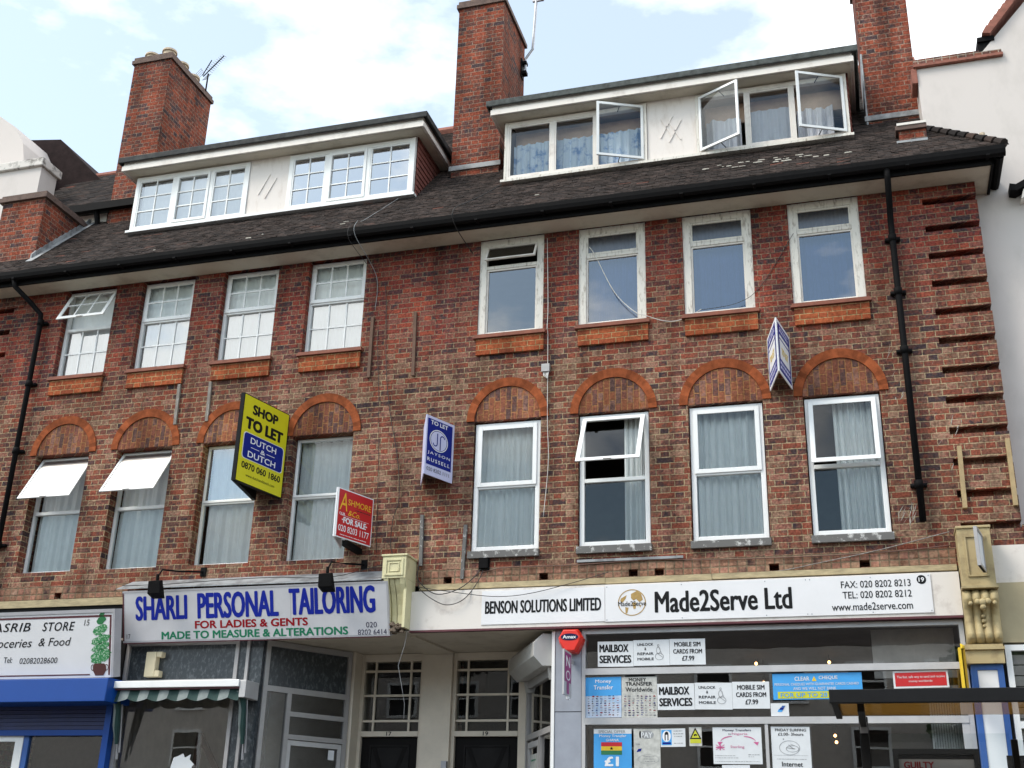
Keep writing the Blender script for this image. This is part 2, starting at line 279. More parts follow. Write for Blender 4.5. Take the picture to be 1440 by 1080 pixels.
_n, _l = MAT['arch'].node_tree.nodes, MAT['arch'].node_tree.links          # every voussoir its own tone
_g = _n.new('ShaderNodeNewGeometry'); _m = _n.new('ShaderNodeMapRange'); _m.inputs['To Min'].default_value = .68; _m.inputs['To Max'].default_value = 1.22
_l.new(_g.outputs['Random Per Island'], _m.inputs['Value']); _c = _n.new('ShaderNodeCombineXYZ'); [_l.new(_m.outputs[0], _c.inputs[i]) for i in range(3)]
_x = _n.new('ShaderNodeMixRGB'); _x.blend_type = 'MULTIPLY'; _x.inputs[0].default_value = 1; _b = _n['Principled BSDF'].inputs['Base Color']
_l.new(_b.links[0].from_socket, _x.inputs[1]); _l.new(_c.outputs[0], _x.inputs[2]); _l.new(_x.outputs[0], _b)
def glass(name, boost=1.5, tint=(1, 1, 1, 1), floor=0.0, rough=0.0):
    """thin sheet: mirror by Fresnel, the rest passes straight through"""
    m, N, L, b = base(name); N.remove(b); o = N['Material Output']
    f = N.new('ShaderNodeFresnel'); f.inputs['IOR'].default_value = 1.52
    k = N.new('ShaderNodeMath'); k.operation = 'MULTIPLY_ADD'; k.inputs[1].default_value = boost; k.inputs[2].default_value = floor; k.use_clamp = True
    L.new(f.outputs[0], k.inputs[0])
    t = N.new('ShaderNodeBsdfTransparent'); t.inputs[0].default_value = tint
    gl = N.new('ShaderNodeBsdfGlossy'); gl.inputs['Roughness'].default_value = rough
    ge = N.new('ShaderNodeNewGeometry'); nz = N.new('ShaderNodeTexNoise'); nz.inputs['Scale'].default_value = 1.3
    L.new(ge.outputs['Position'], nz.inputs['Vector'])
    bp = N.new('ShaderNodeBump'); bp.inputs['Strength'].default_value = 0.035; bp.inputs['Distance'].default_value = 0.02
    L.new(nz.outputs['Fac'], bp.inputs['Height']); L.new(bp.outputs[0], gl.inputs['Normal'])
    x = N.new('ShaderNodeMixShader'); L.new(k.outputs[0], x.inputs[0]); L.new(t.outputs[0], x.inputs[1]); L.new(gl.outputs[0], x.inputs[2])
    L.new(x.outputs[0], o.inputs[0]); return m
MAT['glass'] = glass('window_glass', 1.4, (.96, .98, .97, 1))
MAT['glass_strong'] = glass('reflective_glass', 2.2, (.80, .86, .92, 1), 0.12)
MAT['glass_dark'] = glass('grey_glass', 1.8, (.42, .42, .41, 1), .05, .25)
MAT['glass_frost'] = glass('coated_glass', 2.0, (.92, .93, .94, 1), 0.22, 0.0)
MAT['glass_sky'] = glass('mirror_bright_glass', 2.0, (.88, .89, .92, 1), 0.40)
MAT['glass_film'] = glass('silvered_glass', 2.0, (.9, .9, .92, 1), 0.65, 0.32)
MAT['glass_shop'] = glass('shop_glass', 1.8, (.95, .95, .95, 1), 0.08)
MAT['smoke'] = glass('brown_polycarbonate', 1.2, (.50, .40, .26, 1))
_n, _l = MAT['smoke'].node_tree.nodes, MAT['smoke'].node_tree.links
_t = _n.new('ShaderNodeBsdfTranslucent'); _t.inputs[0].default_value = (.30, .20, .07, 1); _x = _n.new('ShaderNodeMixShader'); _x.inputs[0].default_value = .45
_p = _n['Material Output'].inputs[0].links[0].from_socket; _l.new(_p, _x.inputs[1]); _l.new(_t.outputs[0], _x.inputs[2]); _l.new(_x.outputs[0], _n['Material Output'].inputs[0])
MAT['glass_clear'] = glass('shelter_glass', 1.0, (.86, .90, .90, 1))
def emit(name, c, s):
    m, N, L, b = base(name); b.inputs['Emission Color'].default_value = c; b.inputs['Emission Strength'].default_value = s; return m
MAT['bulb'] = emit('lit_bulb', (1, .50, .17, 1), 5)

# ------------------------------------------------------------------ builders
def wloc(o):
    v = Vector((0, 0, 0))
    while o: v += Vector(o.location); o = o.parent
    return v
class MB:
    def __init__(s): s.v = []; s.f = []
    def quad(s, *p): i = len(s.v); s.v += [tuple(q) for q in p]; s.f.append(tuple(range(i, i + len(p))))
    def box(s, x0, x1, y0, y1, z0, z1, skip=''):
        i = len(s.v)
        s.v += [(x0, y0, z0), (x1, y0, z0), (x1, y1, z0), (x0, y1, z0), (x0, y0, z1), (x1, y0, z1), (x1, y1, z1), (x0, y1, z1)]
        for k, q in (('b', (3, 2, 1, 0)), ('t', (4, 5, 6, 7)), ('f', (0, 1, 5, 4)), ('r', (1, 2, 6, 5)), ('k', (2, 3, 7, 6)), ('l', (3, 0, 4, 7))):
            if k not in skip: s.f.append(tuple(i + a for a in q))
        return s
    def hexa(s, p):   # 8 points: bottom ring then top ring
        i = len(s.v); s.v += [tuple(q) for q in p]
        for q in ((3, 2, 1, 0), (4, 5, 6, 7), (0, 1, 5, 4), (1, 2, 6, 5), (2, 3, 7, 6), (3, 0, 4, 7)): s.f.append(tuple(i + a for a in q))
        return s
    def prism(s, pts, d):    # polygon extruded by vector d
        n = len(pts); i = len(s.v); d = Vector(d)
        s.v += [tuple(p) for p in pts] + [tuple(Vector(p) + d) for p in pts]
        s.f.append(tuple(range(i, i + n))); s.f.append(tuple(range(i + 2 * n - 1, i + n - 1, -1)))
        for k in range(n): s.f.append((i + k, i + n + k, i + n + (k + 1) % n, i + (k + 1) % n))
        return s
    def tube(s, pts, r, n=8, cap=True):
        pts = [Vector(p) for p in pts]; rings = []
        for k, p in enumerate(pts):
            t = (pts[min(k + 1, len(pts) - 1)] - pts[max(k - 1, 0)]).normalized()
            a = t.orthogonal().normalized() if abs(t.z) > 0.95 or True else None
            ref = Vector((0, 1, 0)) if abs(t.y) < 0.9 else Vector((1, 0, 0))
            a = t.cross(ref).normalized(); b2 = t.cross(a)
            rr = r[k] if isinstance(r, (list, tuple)) else r
            i = len(s.v); s.v += [tuple(p + (a * math.cos(2 * math.pi * j / n) + b2 * math.sin(2 * math.pi * j / n)) * rr) for j in range(n)]
            rings.append(i)
        for k in range(len(rings) - 1):
            for j in range(n): s.f.append((rings[k] + j, rings[k] + (j + 1) % n, rings[k + 1] + (j + 1) % n, rings[k + 1] + j))
        if cap: s.f.append(tuple(rings[0] + j for j in range(n))[::-1]); s.f.append(tuple(rings[-1] + j for j in range(n)))
        return s
    def ring(s, x0, x1, z0, z1, wd, y0, y1, wb=None):
        wb = wb or wd
        s.box(x0, x0 + wd, y0, y1, z0, z1); s.box(x1 - wd, x1, y0, y1, z0, z1)
        s.box(x0 + wd, x1 - wd, y0, y1, z1 - wd, z1); s.box(x0 + wd, x1 - wd, y0, y1, z0, z0 + wb); return s
    def xf(s, fn, i0=0): s.v[i0:] = [tuple(fn(Vector(p))) for p in s.v[i0:]]; return s
    def build(s, name, mat, parent=None, smooth=False, bevel=0.0):
        me = bpy.data.meshes.new(name); off = wloc(parent)
        me.from_pydata([tuple(Vector(p) - off) for p in s.v], [], s.f); me.update()
        me.materials.append(MAT[mat] if isinstance(mat, str) else mat)
        o = bpy.data.objects.new(name, me); col.objects.link(o)
        if parent: o.parent = parent
        if smooth:
            for p in me.polygons: p.use_smooth = True
        if bevel:
            b = o.modifiers.new('bevel', 'BEVEL'); b.width = bevel; b.segments = 2; b.limit_method = 'ANGLE'
        return o
def tag(o, label, cat, group=None, kind=None):
    if label: o['label'] = label
    if cat: o['category'] = cat
    if group: o['group'] = group
    if kind: o['kind'] = kind
    return o
def thing(name, label, cat, loc=(0, 0, 0), group=None):
    o = bpy.data.objects.new(name, None); col.objects.link(o); o.location = loc; return tag(o, label, cat, group)
def struct(o): o['kind'] = 'structure'; return o
def rotx(p, y, z, a):     # turn about the x axis line through (y,z); positive a pushes the lower edge to -y
    c, s = math.cos(a), math.sin(a); dy, dz = p.y - y, p.z - z
    return Vector((p.x, y + dy * c + dz * s, z + dz * c - dy * s))
def rotz(p, x, y, a):
    c, s = math.cos(a), math.sin(a); dx, dy = p.x - x, p.y - y
    return Vector((x + dx * c - dy * s, y + dx * s + dy * c, p.z))

_tc = [0]
def text(body, mat, parent, o, u, v, W, H, bold=0.0, shear=0.0, name='lettering', lift=0.003, space=1.0):
    """flat lettering fitted to a W x H rectangle whose lower left corner is o, along unit vectors u (right) and v (up)"""
    fc = bpy.data.curves.new('t', 'FONT'); fc.body = body; fc.size = 1; fc.shear = shear; fc.space_character = space
    fc.fill_mode = 'FRONT'; fc.resolution_u = 3
    to = bpy.data.objects.new('t', fc); col.objects.link(to)
    dg = bpy.context.evaluated_depsgraph_get(); dg.update()
    me0 = bpy.data.meshes.new_from_object(to.evaluated_get(dg)); bpy.data.objects.remove(to); bpy.data.curves.remove(fc)
    vs0 = [q.co.copy() for q in me0.vertices]; fs0 = [tuple(p.vertices) for p in me0.polygons]; bpy.data.meshes.remove(me0)
    xs = [q.x for q in vs0]; ys = [q.y for q in vs0]
    x0, x1, y0, y1 = min(xs), max(xs), min(ys), max(ys)
    o, u, v = Vector(o), Vector(u).normalized(), Vector(v).normalized(); n = u.cross(v); off = wloc(parent)
    d = bold * H / (y1 - y0) * 1.1; V, Fc = [], []
    sh = [(0, 0)] if bold <= 0 else [(0, 0), (d, 0), (-d, 0), (d * .6, d * .6), (-d * .6, d * .6), (d * .6, -d * .6), (-d * .6, -d * .6)]
    for i, (sx, sy) in enumerate(sh):
        k = len(V)
        V += [o + u * (d + sx + (q.x - x0) / (x1 - x0) * (W - 2 * d)) + v * (d * .6 + sy + (q.y - y0) / (y1 - y0) * (H - 1.2 * d)) + n * (lift - .00008 * i) - off for q in vs0]
        Fc += [tuple(k + a for a in f) for f in fs0]
    me = bpy.data.meshes.new(name); me.from_pydata([tuple(q) for q in V], [], Fc); me.update()
    me.materials.clear(); me.materials.append(MAT[mat]); me.name = name
    ob = bpy.data.objects.new(name, me); col.objects.link(ob); ob.parent = parent; return ob
UX, UZ = Vector((1, 0, 0)), Vector((0, 0, 1))
class Face:
    """a flat face with its own 2-D coordinates, for print on boards and papers"""
    def __init__(s, o, u, v, parent): s.o, s.u, s.v, s.p = Vector(o), Vector(u).normalized(), Vector(v).normalized(), parent; s.n = s.u.cross(s.v)
    def P(s, x, y, h=0.0): return s.o + s.u * x + s.v * y + s.n * h
    def rect(s, name, mat, x0, y0, x1, y1, h=0.002, mb=None):
        m = mb or MB(); m.quad(s.P(x0, y0, h), s.P(x1, y0, h), s.P(x1, y1, h), s.P(x0, y1, h))
        return m if mb else m.build(name, mat, s.p)
    def poly(s, name, mat, pts, h=0.002, mb=None):
        m = mb or MB(); m.quad(*[s.P(x, y, h) for x, y in pts]); return m if mb else m.build(name, mat, s.p)
    def disc(s, name, mat, cx, cy, rx, ry, h=0.002, n=28, inner=0.0, mb=None, a0=0, a1=360):
        m = mb or MB()
        A = [R(a0 + (a1 - a0) * k / n) for k in range(n + 1)]
        if inner:
            for k in range(n):
                a, b = A[k], A[k + 1]
                m.quad(*[s.P(cx + math.cos(t) * rx * f, cy + math.sin(t) * ry * f, h) for t, f in ((a, inner), (a, 1), (b, 1), (b, inner))])
        else: m.quad(*[s.P(cx + math.cos(t) * rx, cy + math.sin(t) * ry, h) for t in A[:-1 if a1 - a0 == 360 else None]])
        return m if mb else m.build(name, mat, s.p)
    def line(s, mb, x0, y0, x1, y1, wd, h=0.003):
        d = Vector((x1 - x0, y1 - y0)); l = d.length; d /= l; nx, ny = -d.y * wd / 2, d.x * wd / 2
        mb.quad(s.P(x0 - nx, y0 - ny, h), s.P(x1 - nx, y1 - ny, h), s.P(x1 + nx, y1 + ny, h), s.P(x0 + nx, y0 + ny, h))
    def text(s, body, mat, x, y, W, H, **k): return text(body, mat, s.p, s.o + s.u * x + s.v * y, s.u, s.v, W, H, **k)

# ------------------------------------------------------------------ ground
g = MB(); g.quad((-400, -400, -.13), (400, -400, -.13), (400, 400, -.13), (-400, 400, -.13)); struct(g.build('ground', 'asphalt'))
g = MB().box(-60, 60, -6.6, .3, -.129, 0, 'b'); struct(g.build('pavement', 'paving'))
g = MB().box(-60, 60, -6.78, -6.604, -.129, .004, 'b'); struct(g.build('kerb', 'kerb', bevel=.015))
g = MB().box(-60, 60, -26, -14.6, -.129, 0, 'b'); struct(g.build('far_pavement', 'paving'))
g = MB()
for yy in (-6.95, -7.2): g.quad((-60, yy, -.124), (60, yy, -.124), (60, yy + .09, -.124), (-60, yy + .09, -.124))
struct(g.build('road_markings', 'line_paint'))

# ------------------------------------------------------------------ the brick terrace
XL, XR = -12.93, 1.713
ZT = 9.49                                   # soffit height
bld = thing('terraced_building', 'long red brick terrace of flats above shops with arched brick windows and two wide dormers', 'building', (-5.6, 0, 0))
W1L = [(-11.372, -10.482), (-10.021, -9.131), (-8.645, -7.755), (-7.276, -6.386)]
W1R = [(-4.684, -3.790), (-3.300, -2.398), (-1.912, -1.003), (-0.530, .357)]
W2L = [(-11.355, -10.48), (-10.03, -9.14), (-8.655, -7.765), (-7.285, -6.39)]
W2R = [(-4.70, -3.79), (-3.309, -2.407), (-1.914, -1.025), (-.56, .315)]
ops = []
for a, b in W1L + W1R: ops.append((a, b, 5.10, 6.82, .30, 0))
for a, b in W2L + W2R: ops.append((a, b, 8.05, ZT + .03, .30, 0))
SL = [5.175 + .3765 * k for k in range(12)]
for z in SL:
    ops.append((1.08, XR, z - .085, z, .13, 1)); ops.append((XL, -12.29, z - .085, z, .13, 2))
for x in (-10.6, -9.55, -4.95, -3.72, -2.62, -2.31, -.98, .02): ops.append((x - .055, x + .055, 4.72, 4.795, .16, 3))
def wall_mesh(x0, x1, z0, z1, ops):
    m = MB()
    xs = sorted({x0, x1} | {v for o in ops for v in o[:2] if x0 < v < x1}); zs = sorted({z0, z1} | {v for o in ops for v in o[2:4] if z0 < v < z1})
    for i in range(len(xs) - 1):
        for j in range(len(zs) - 1):
            cx, cz = (xs[i] + xs[i + 1]) / 2, (zs[j] + zs[j + 1]) / 2
            if any(o[0] < cx < o[1] and o[2] < cz < o[3] for o in ops): continue
            m.quad((xs[i], 0, zs[j]), (xs[i + 1], 0, zs[j]), (xs[i + 1], 0, zs[j + 1]), (xs[i], 0, zs[j + 1]))
    for a, b, c, d, dp, t in ops:
        if t != 2: m.quad((a, 0, c), (a, 0, d), (a, dp, d), (a, dp, c))
        if t != 1: m.quad((b, 0, d), (b, 0, c), (b, dp, c), (b, dp, d))
        m.quad((a, 0, c), (a, dp, c), (b, dp, c), (b, 0, c)); m.quad((a, 0, d), (b, 0, d), (b, dp, d), (a, dp, d))
        if t: m.quad((a, dp, c), (b, dp, c), (b, dp, d), (a, dp, d))
    return m
m = wall_mesh(XL, XR, 4.70, ZT, ops)
for s, x in ((1, XR), (-1, XL)):            # flank walls, notched by the quoin slots
    zz = [4.70] + [v for z in SL for v in (z - .085, z)] + [ZT]
    for k in range(len(zz) - 1):
        y = .13 if k % 2 else 0.0
        m.quad((x, y, zz[k]), (x, 7, zz[k]), (x, 7, zz[k + 1]), (x, y, zz[k + 1]))
m.quad((XL, 7, 0), (XR, 7, 0), (XR, 7, ZT), (XL, 7, ZT)); m.quad((XL, .3, 0), (XL, 7, 0), (XL, 7, 4.7), (XL, .3, 4.7)); m.quad((XR, .3, 0), (XR, 7, 0), (XR, 7, 4.7), (XR, .3, 4.7))
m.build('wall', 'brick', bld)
# stubby brick courses under the first floor
m = MB()
for a, b in ((-12.9, -9.5), (-5.3, .99)):
    xs = [a] + sorted(v for x in (-10.6, -9.55, -4.95, -3.72, -2.62, -2.31, -.98, .02) if a < x < b and x + .06 < b for v in (x - .055, x + .055)) + [b]
    for k in range(0, len(xs) - 1, 2):
        m.box(xs[k], xs[k + 1], -.012, -.001, 4.715, 4.80)
    m.box(a, b, -.014, -.001, 4.801, 4.90)
    m.build('brick_band', 'stub', bld); m = MB()
# rooms behind the windows
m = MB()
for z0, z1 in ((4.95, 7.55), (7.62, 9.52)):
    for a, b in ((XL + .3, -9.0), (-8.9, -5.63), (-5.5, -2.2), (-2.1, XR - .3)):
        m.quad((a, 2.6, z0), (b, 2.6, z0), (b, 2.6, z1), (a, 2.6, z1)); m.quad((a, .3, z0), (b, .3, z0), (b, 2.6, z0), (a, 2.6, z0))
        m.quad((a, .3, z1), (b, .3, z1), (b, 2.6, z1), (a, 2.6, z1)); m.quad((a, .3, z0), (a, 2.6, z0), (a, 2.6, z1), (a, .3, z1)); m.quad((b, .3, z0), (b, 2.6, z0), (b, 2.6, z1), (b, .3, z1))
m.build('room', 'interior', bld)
# brick arches
for i, (a, b) in enumerate(W1L + W1R):
    cx = (a + b) / 2; n = 26; zb = 6.83
    ri, zi, ro, zo = (b - a) / 2, .455, (b - a) / 2 + .105, .575
    m = MB()
    for k in range(n):
        t0, t1 = math.pi * k / n, math.pi * (k + 1) / n
        P = lambda r, h, t, y: (cx - math.cos(t) * r, y, zb + math.sin(t) * h)
        m.hexa([P(ri, zi, t0, -.022), P(ro, zo, t0, -.022), P(ro, zo, t0, .002), P(ri, zi, t0, .002), P(ri, zi, t1, -.022), P(ro, zo, t1, -.022), P(ro, zo, t1, .002), P(ri, zi, t1, .002)])
    arch = m.build('brick_arch', 'arch', bld)
    m = MB(); pts = [(cx - math.cos(math.pi * k / n) * (ri - .002), -.006, zb - .002 + math.sin(math.pi * k / n) * (zi - .002)) for k in range(n + 1)]
    m.prism(pts, (0, .005, 0)); m.build('brick_infill', 'soldier', arch)
# aprons with tile sills under the second-floor windows
for a, b in W2L + W2R:
    ap = MB().box(a + .005, b + .025, -.042, -.001, 7.752, 7.985).build('brick_apron', 'brick_orange', bld, bevel=.004)
    MB().box(a - .035, b + .05, -.075, .05, 7.987, 8.012).box(a - .02, b + .04, -.055, .05, 8.013, 8.046).build('tile_sill', 'sill_tile', ap)

# ------------------------------------------------------------------ windows
def pane(mb, x0, x1, z0, z1, y): mb.quad((x0, y, z0), (x1, y, z0), (x1, y, z1), (x0, y, z1))
def bars(mb, x0, x1, z0, z1, nx, nz, y, wd=.02):
    for i in range(1, nx):
        x = x0 + (x1 - x0) * i / nx; mb.box(x - wd / 2, x + wd / 2, y - .012, y - .002, z0, z1)
    for j in range(1, nz):
        z = z0 + (z1 - z0) * j / nz
        for i in range(nx):
            xa = x0 + (x1 - x0) * i / nx + (wd / 2 if i else 0); xb = x0 + (x1 - x0) * (i + 1) / nx - (wd / 2 if i < nx - 1 else 0)
            mb.box(xa, xb, y - .012, y - .002, z - wd / 2, z + wd / 2)
def window(x0, x1, z0, z1, y, zt, fw=.05, mat='upvc', open_a=0.0, grid=None, glass='glass', sash_w=.048, gt=None, sill=None, label=None, lowglass=None):
    """frame with one fixed light below and a top hung sash above the transom zt"""
    m = MB().ring(x0, x1, z0, z1, fw, y, y + .07)
    m.box(x0 + fw, x1 - fw, y, y + .07, zt - .03, zt + .02)
    fr = m.build('window', mat, bld, bevel=.005)
    if label: fr['label'] = label
    a, b = x0 + fw, x1 - fw
    p = MB(); pane(p, a, b, z0 + fw, zt - .03, y + .035); p.build('pane', lowglass or glass, fr)
    if grid:
        q = MB(); bars(q, a, b, z0 + fw, zt - .03, grid[0], grid[1], y + .034); q.build('glazing_bars', mat, fr)
    sa, sb, s0, s1 = a - .018, b + .018, zt - .005, z1 - fw + .022
    s = MB().ring(sa, sb, s0, s1, sash_w, y - .018, y + .03 - .031)
    g = MB(); pane(g, sa + sash_w, sb - sash_w, s0 + sash_w, s1 - sash_w, y - .006)
    q = MB()
    if grid: bars(q, sa + sash_w, sb - sash_w, s0 + sash_w, s1 - sash_w, grid[0], grid[1], y - .007)
    f = lambda pp: rotx(pp, y - .005, s1, open_a)
    for mb in (s, g, q): mb.xf(f)
    sh = s.build('sash', mat, fr, bevel=.004); g.build('pane', gt or glass, fr)
    if grid: q.build('glazing_bars', mat, fr)
    if open_a > .3:
        st = MB(); st.box((a + b) / 2 - .05, (a + b) / 2 + .05, y - .035, y - .018, s0 + .0, s0 + .02).xf(f); st.build('handle', mat, fr)
    return fr
for i, (a, b) in enumerate(W1L):
    window(a, b, 5.11, 6.82, .15, 6.0, fw=.035, open_a=(R(30), R(32), 0, 0)[i], gt=('glass_film', 'glass_film', 'glass_frost', None)[i],
           label=('white window with its top sash swung wide open', 'white window with its top sash swung wide open', None, None)[i], sash_w=.035)
for i, (a, b) in enumerate(W1R):
    wn = window(a + .012, b - .012, 5.11, 6.80, .04, 5.95, fw=.06, open_a=(0, R(31), 0, R(9))[i], sash_w=.055,
                label=(None, 'white window with its top sash pushed open', None, 'white window with its top sash slightly open')[i])
    MB().box(a - .01, b + .01, -.055, .05, 5.012, 5.098).build('sill', 'sill_stone', wn)
for i, (a, b) in enumerate(W2L):
    window(a, b, 8.06, ZT - .002, .10, 8.86, fw=.045, open_a=(R(27), 0, 0, 0)[i], grid=(3, 2), sash_w=.058, lowglass='glass_frost', label=('white window with its top sash tilted open', None, None, None)[i])
for i, (a, b) in enumerate(W2R):
    m = MB().ring(a, b, 8.05, ZT - .002, .10, .02, .10, wb=.035)
    m.box(a + .1, b - .1, .03, .09, 9.045, 9.095)
    fr = m.build('window', 'oldpaint', bld, bevel=.004); fr['label'] = 'old window with peeling timber frame'
    p = MB(); pane(p, a + .12, b - .12, 8.11, 9.03, .065); p.build('pane', 'glass_strong', fr)
    MB().ring(a + .1, b - .1, 8.085, 9.045, .022, .045, .085).build('steel_frame', 'white_paint', fr)
    an = R(27) if i == 0 else 0
    f = lambda pp: rotx(pp, .05, 9.385, an)
    s = MB().ring(a + .1, b - .1, 9.097, 9.387, .026, .03, .055).xf(f); s.build('sash', 'oldpaint' if i else 'white_paint', fr)
    g = MB(); pane(g, a + .126, b - .126, 9.12, 9.36, .045); g.xf(f); g.build('pane', 'glass_dark', fr)

# ------------------------------------------------------------------ curtains
_cv = random.Random(3)
def curtain(name, label, x0, x1, z0, z1, y, mat, group, amp=.025, waves=7, n=70):
    m = MB(); ph = [_cv.uniform(0, 6.28) for _ in range(4)]; zs = [z0 + (z1 - z0) * k / 6 for k in range(7)]
    def yy(t, k):
        h = 1 - .45 * k / 6
        return y + amp * h * (math.sin(t * waves * 6.28 + ph[0] + .3 * math.sin(5 * t + ph[2])) + .5 * math.sin(t * waves * 2.3 * 6.28 + ph[1]) + .5 * math.sin(t * 9 + ph[3] + k * .25))
    for k in range(7):
        for i in range(n + 1): m.v.append((x0 + (x1 - x0) * i / n, yy(i / n, k), zs[k]))
    for k in range(6):
        for i in range(n): q = k * (n + 1) + i; m.f.append((q, q + 1, q + n + 2, q + n + 1))
    o = m.build(name, mat, smooth=True); tag(o, label, 'curtain', group); return o
ORD = ['leftmost', 'second', 'third', 'fourth', 'fifth', 'sixth', 'seventh', 'rightmost']
def nth(i): return ORD[i] + ('' if i in (0, 7) else ' from the left')
for i, (a, b) in enumerate(W1L):
    curtain('net_curtain', 'pale grey net curtain in the arched window %s' % ('leftmost of eight' if i == 0 else nth(i)), a + .03, b - .03, 5.12, 6.8, .27, 'cloth_grey', 'curtains of the first floor', amp=.028, waves=5)
for i, (a, b) in enumerate(W1R):
    x0, x1 = ((a + .05, b - .05), (a + .56, b - .05), (a + .05, b - .05), (a + .33, b - .05))[i]
    curtain('curtain', ('full-width pleated white curtain', 'white curtain drawn aside, dark room beside it,', 'full-width pleated greyish white curtain', 'half-drawn white curtain')[i] + ' in the arched window %s' % ('rightmost of eight' if i == 3 else nth(4 + i)),
            x0, x1, 5.13, 6.78, .19, 'cloth_white', 'curtains of the first floor', amp=.06, waves=(9, 4, 8, 6)[i])
for i, (a, b) in enumerate(W2L):
    curtain('net_curtain', 'flat white net in the small-paned upper window %s' % (nth(i) if i < 3 else 'nearest the bare brickwork'), a + .03, b - .03, 8.07, 9.46, .19, 'cloth_white', 'nets behind the small-paned windows', amp=.008, waves=4)
for i, (a, b) in enumerate(W2R[1:]):
    curtain('net_curtain', ('dim blue net behind the peeling window crossed by a loose white cable', 'dim blue net behind the peeling window above the folded blue sale board', 'dim blue net behind the peeling window beside the black downpipe')[i], a + .1, b - .1, 8.08, 9.46, .20, 'cloth_dusk', 'nets behind the peeling windows', amp=.014, waves=6)

# ------------------------------------------------------------------ eaves, gutter, downpipes
MB().box(-12.93, 1.88, -.36, .0, ZT, ZT + .03).box(1.714, 1.88, .001, .345, ZT, ZT + .03).build('soffit', 'soffit', bld)
m = MB().box(-13.1, 1.885, -.392, -.362, ZT - .02, ZT + .14).box(1.881, 1.911, -.361, .345, ZT - .02, ZT + .14).build('fascia_board', 'black_iron', bld)
m = MB()
prof = [(-.395, .045), (-.405, -.005), (-.43, -.03), (-.47, -.04), (-.505, -.02), (-.522, .03), (-.525, .085), (-.515, .085), (-.51, .03), (-.47, -.02), (-.41, .02), (-.40, .085)]
m.prism([(-13.1, y, ZT + .075 + z) for y, z in prof], (15.13, 0, 0))
m.prism([(2.03 - (.0), y, ZT + .075 + z) for y, z in prof], (.012, 0, 0))
m.prism([(1.915 + (-.395 - y), -.39, ZT + .075 + z) for y, z in prof], (0, .735, 0))
for k in range(17): m.box(-12.9 + k * .92, -12.86 + k * .92, -.531, -.39, ZT + .03, ZT + .05)
m.build('gutter', 'black_iron', bld)
def collar(m, x, y, z, r=.050): m.tube([(x, y, z - .045), (x, y, z + .045)], r, 12); m.box(x - .09, x + .09, y + .02, y + .08, z - .02, z + .02)
m = MB().tube([(.68, -.455, ZT + .06), (.68, -.44, ZT - .06), (.68, -.25, ZT - .32), (.68, -.11, ZT - .46), (.68, -.095, ZT - .62), (.682, -.09, 7.4), (.685, -.09, 5.19)], .038, 12)
for z in (8.78, 8.05, 7.28, 5.62): collar(m, .68, -.09, z)
m.build('downpipe', 'black_iron', bld, smooth=True)
m = MB().tube([(-12.0, -.455, ZT + .06), (-11.98, -.42, ZT - .05), (-11.80, -.22, ZT - .26), (-11.69, -.10, ZT - .40), (-11.675, -.09, ZT - .6), (-11.67, -.09, 3.7)], .038, 12)
for z in (8.95, 7.95, 6.9, 5.5): collar(m, -11.672, -.09, z)
m.build('downpipe', 'black_iron', bld, smooth=True)

# ------------------------------------------------------------------ main roof, laid tile by tile
RY, RZ, TP = -.47, 9.665, math.tan(R(47))
def rz(y): return RZ + (y - RY) * TP
cs, sn = math.cos(R(47)), math.sin(R(47))
DL = (-10.66, -5.89); DR = (-4.49, .32); DY = .30
def roofx(y):
    hi = max(1.25, 2.07 - (y - RY)); lo = -12.93
    if y > -.05: lo = -12.08
    if y > 1.2: lo = -10.9
    return lo, hi
m = MB(); rr = random.Random(5)
def chims(x, y): return (-5.6 < x < -4.73 and .93 < y < 2.2) or (.5 < x < 1.3 and .78 < y < 2.0) or (-11.7 < x < -10.9 and 1.0 < y < 2.5)
for k in range(76):
    s0 = k * .074; y0 = RY - .03 + s0 * cs
    if y0 > 3.25: break
    lo, hi = roofx(y0); x = lo + (k % 2) * .083 - .08
    while x < hi:
        xa, xb = max(x, lo), min(x + .161, hi); x += .166
        if xb - xa < .02: continue
        xm = (xa + xb) / 2
        if y0 > DY + .05 and y0 < 2.0 and (DL[0] < xm < DL[1] or DR[0] < xm < DR[1]): continue
        if chims(xm, y0): continue
        j = rr.gauss(0, .004); lift = .022 + rr.uniform(0, .010); tw = rr.gauss(0, .003)
        zz0 = rz(y0) + lift + j * .5
        ye, ze = y0 + .118 * cs, rz(y0 + .118 * cs) + .004
        ya = y0 + j
        m.hexa([(xa, ya, zz0 - .012 + tw), (xb, ya, zz0 - .012 - tw), (xb, ye, ze - .012), (xa, ye, ze - .012), (xa, ya, zz0 + tw), (xb, ya, zz0 - tw), (xb, ye, ze), (xa, ye, ze)])
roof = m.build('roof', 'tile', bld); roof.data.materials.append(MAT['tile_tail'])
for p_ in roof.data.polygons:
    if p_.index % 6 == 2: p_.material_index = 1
m = MB()
m.quad((-12.9, RY, rz(RY) - .03), (2.05, RY, rz(RY) - .03), (1.25, .33, rz(.33) - .03), (-12.9, .33, rz(.33) - .03))
m.quad((-12.9, .33, rz(.33) - .03), (1.25, .33, rz(.33) - .03), (1.25, 3.3, rz(3.3) - .03), (-12.9, 3.3, rz(3.3) - .03))
m.quad((1.25, .33, rz(.33) - .03), (2.05, RY, rz(RY) - .03), (2.05, .35, rz(RY) - .03))
m.quad((-12.9, 3.3, rz(3.3) - .03), (1.25, 3.3, rz(3.3) - .03), (1.25, 7.0, 9.5), (-12.9, 7.0, 9.5))
m.build('roof_deck', 'felt', roof)
m = MB()
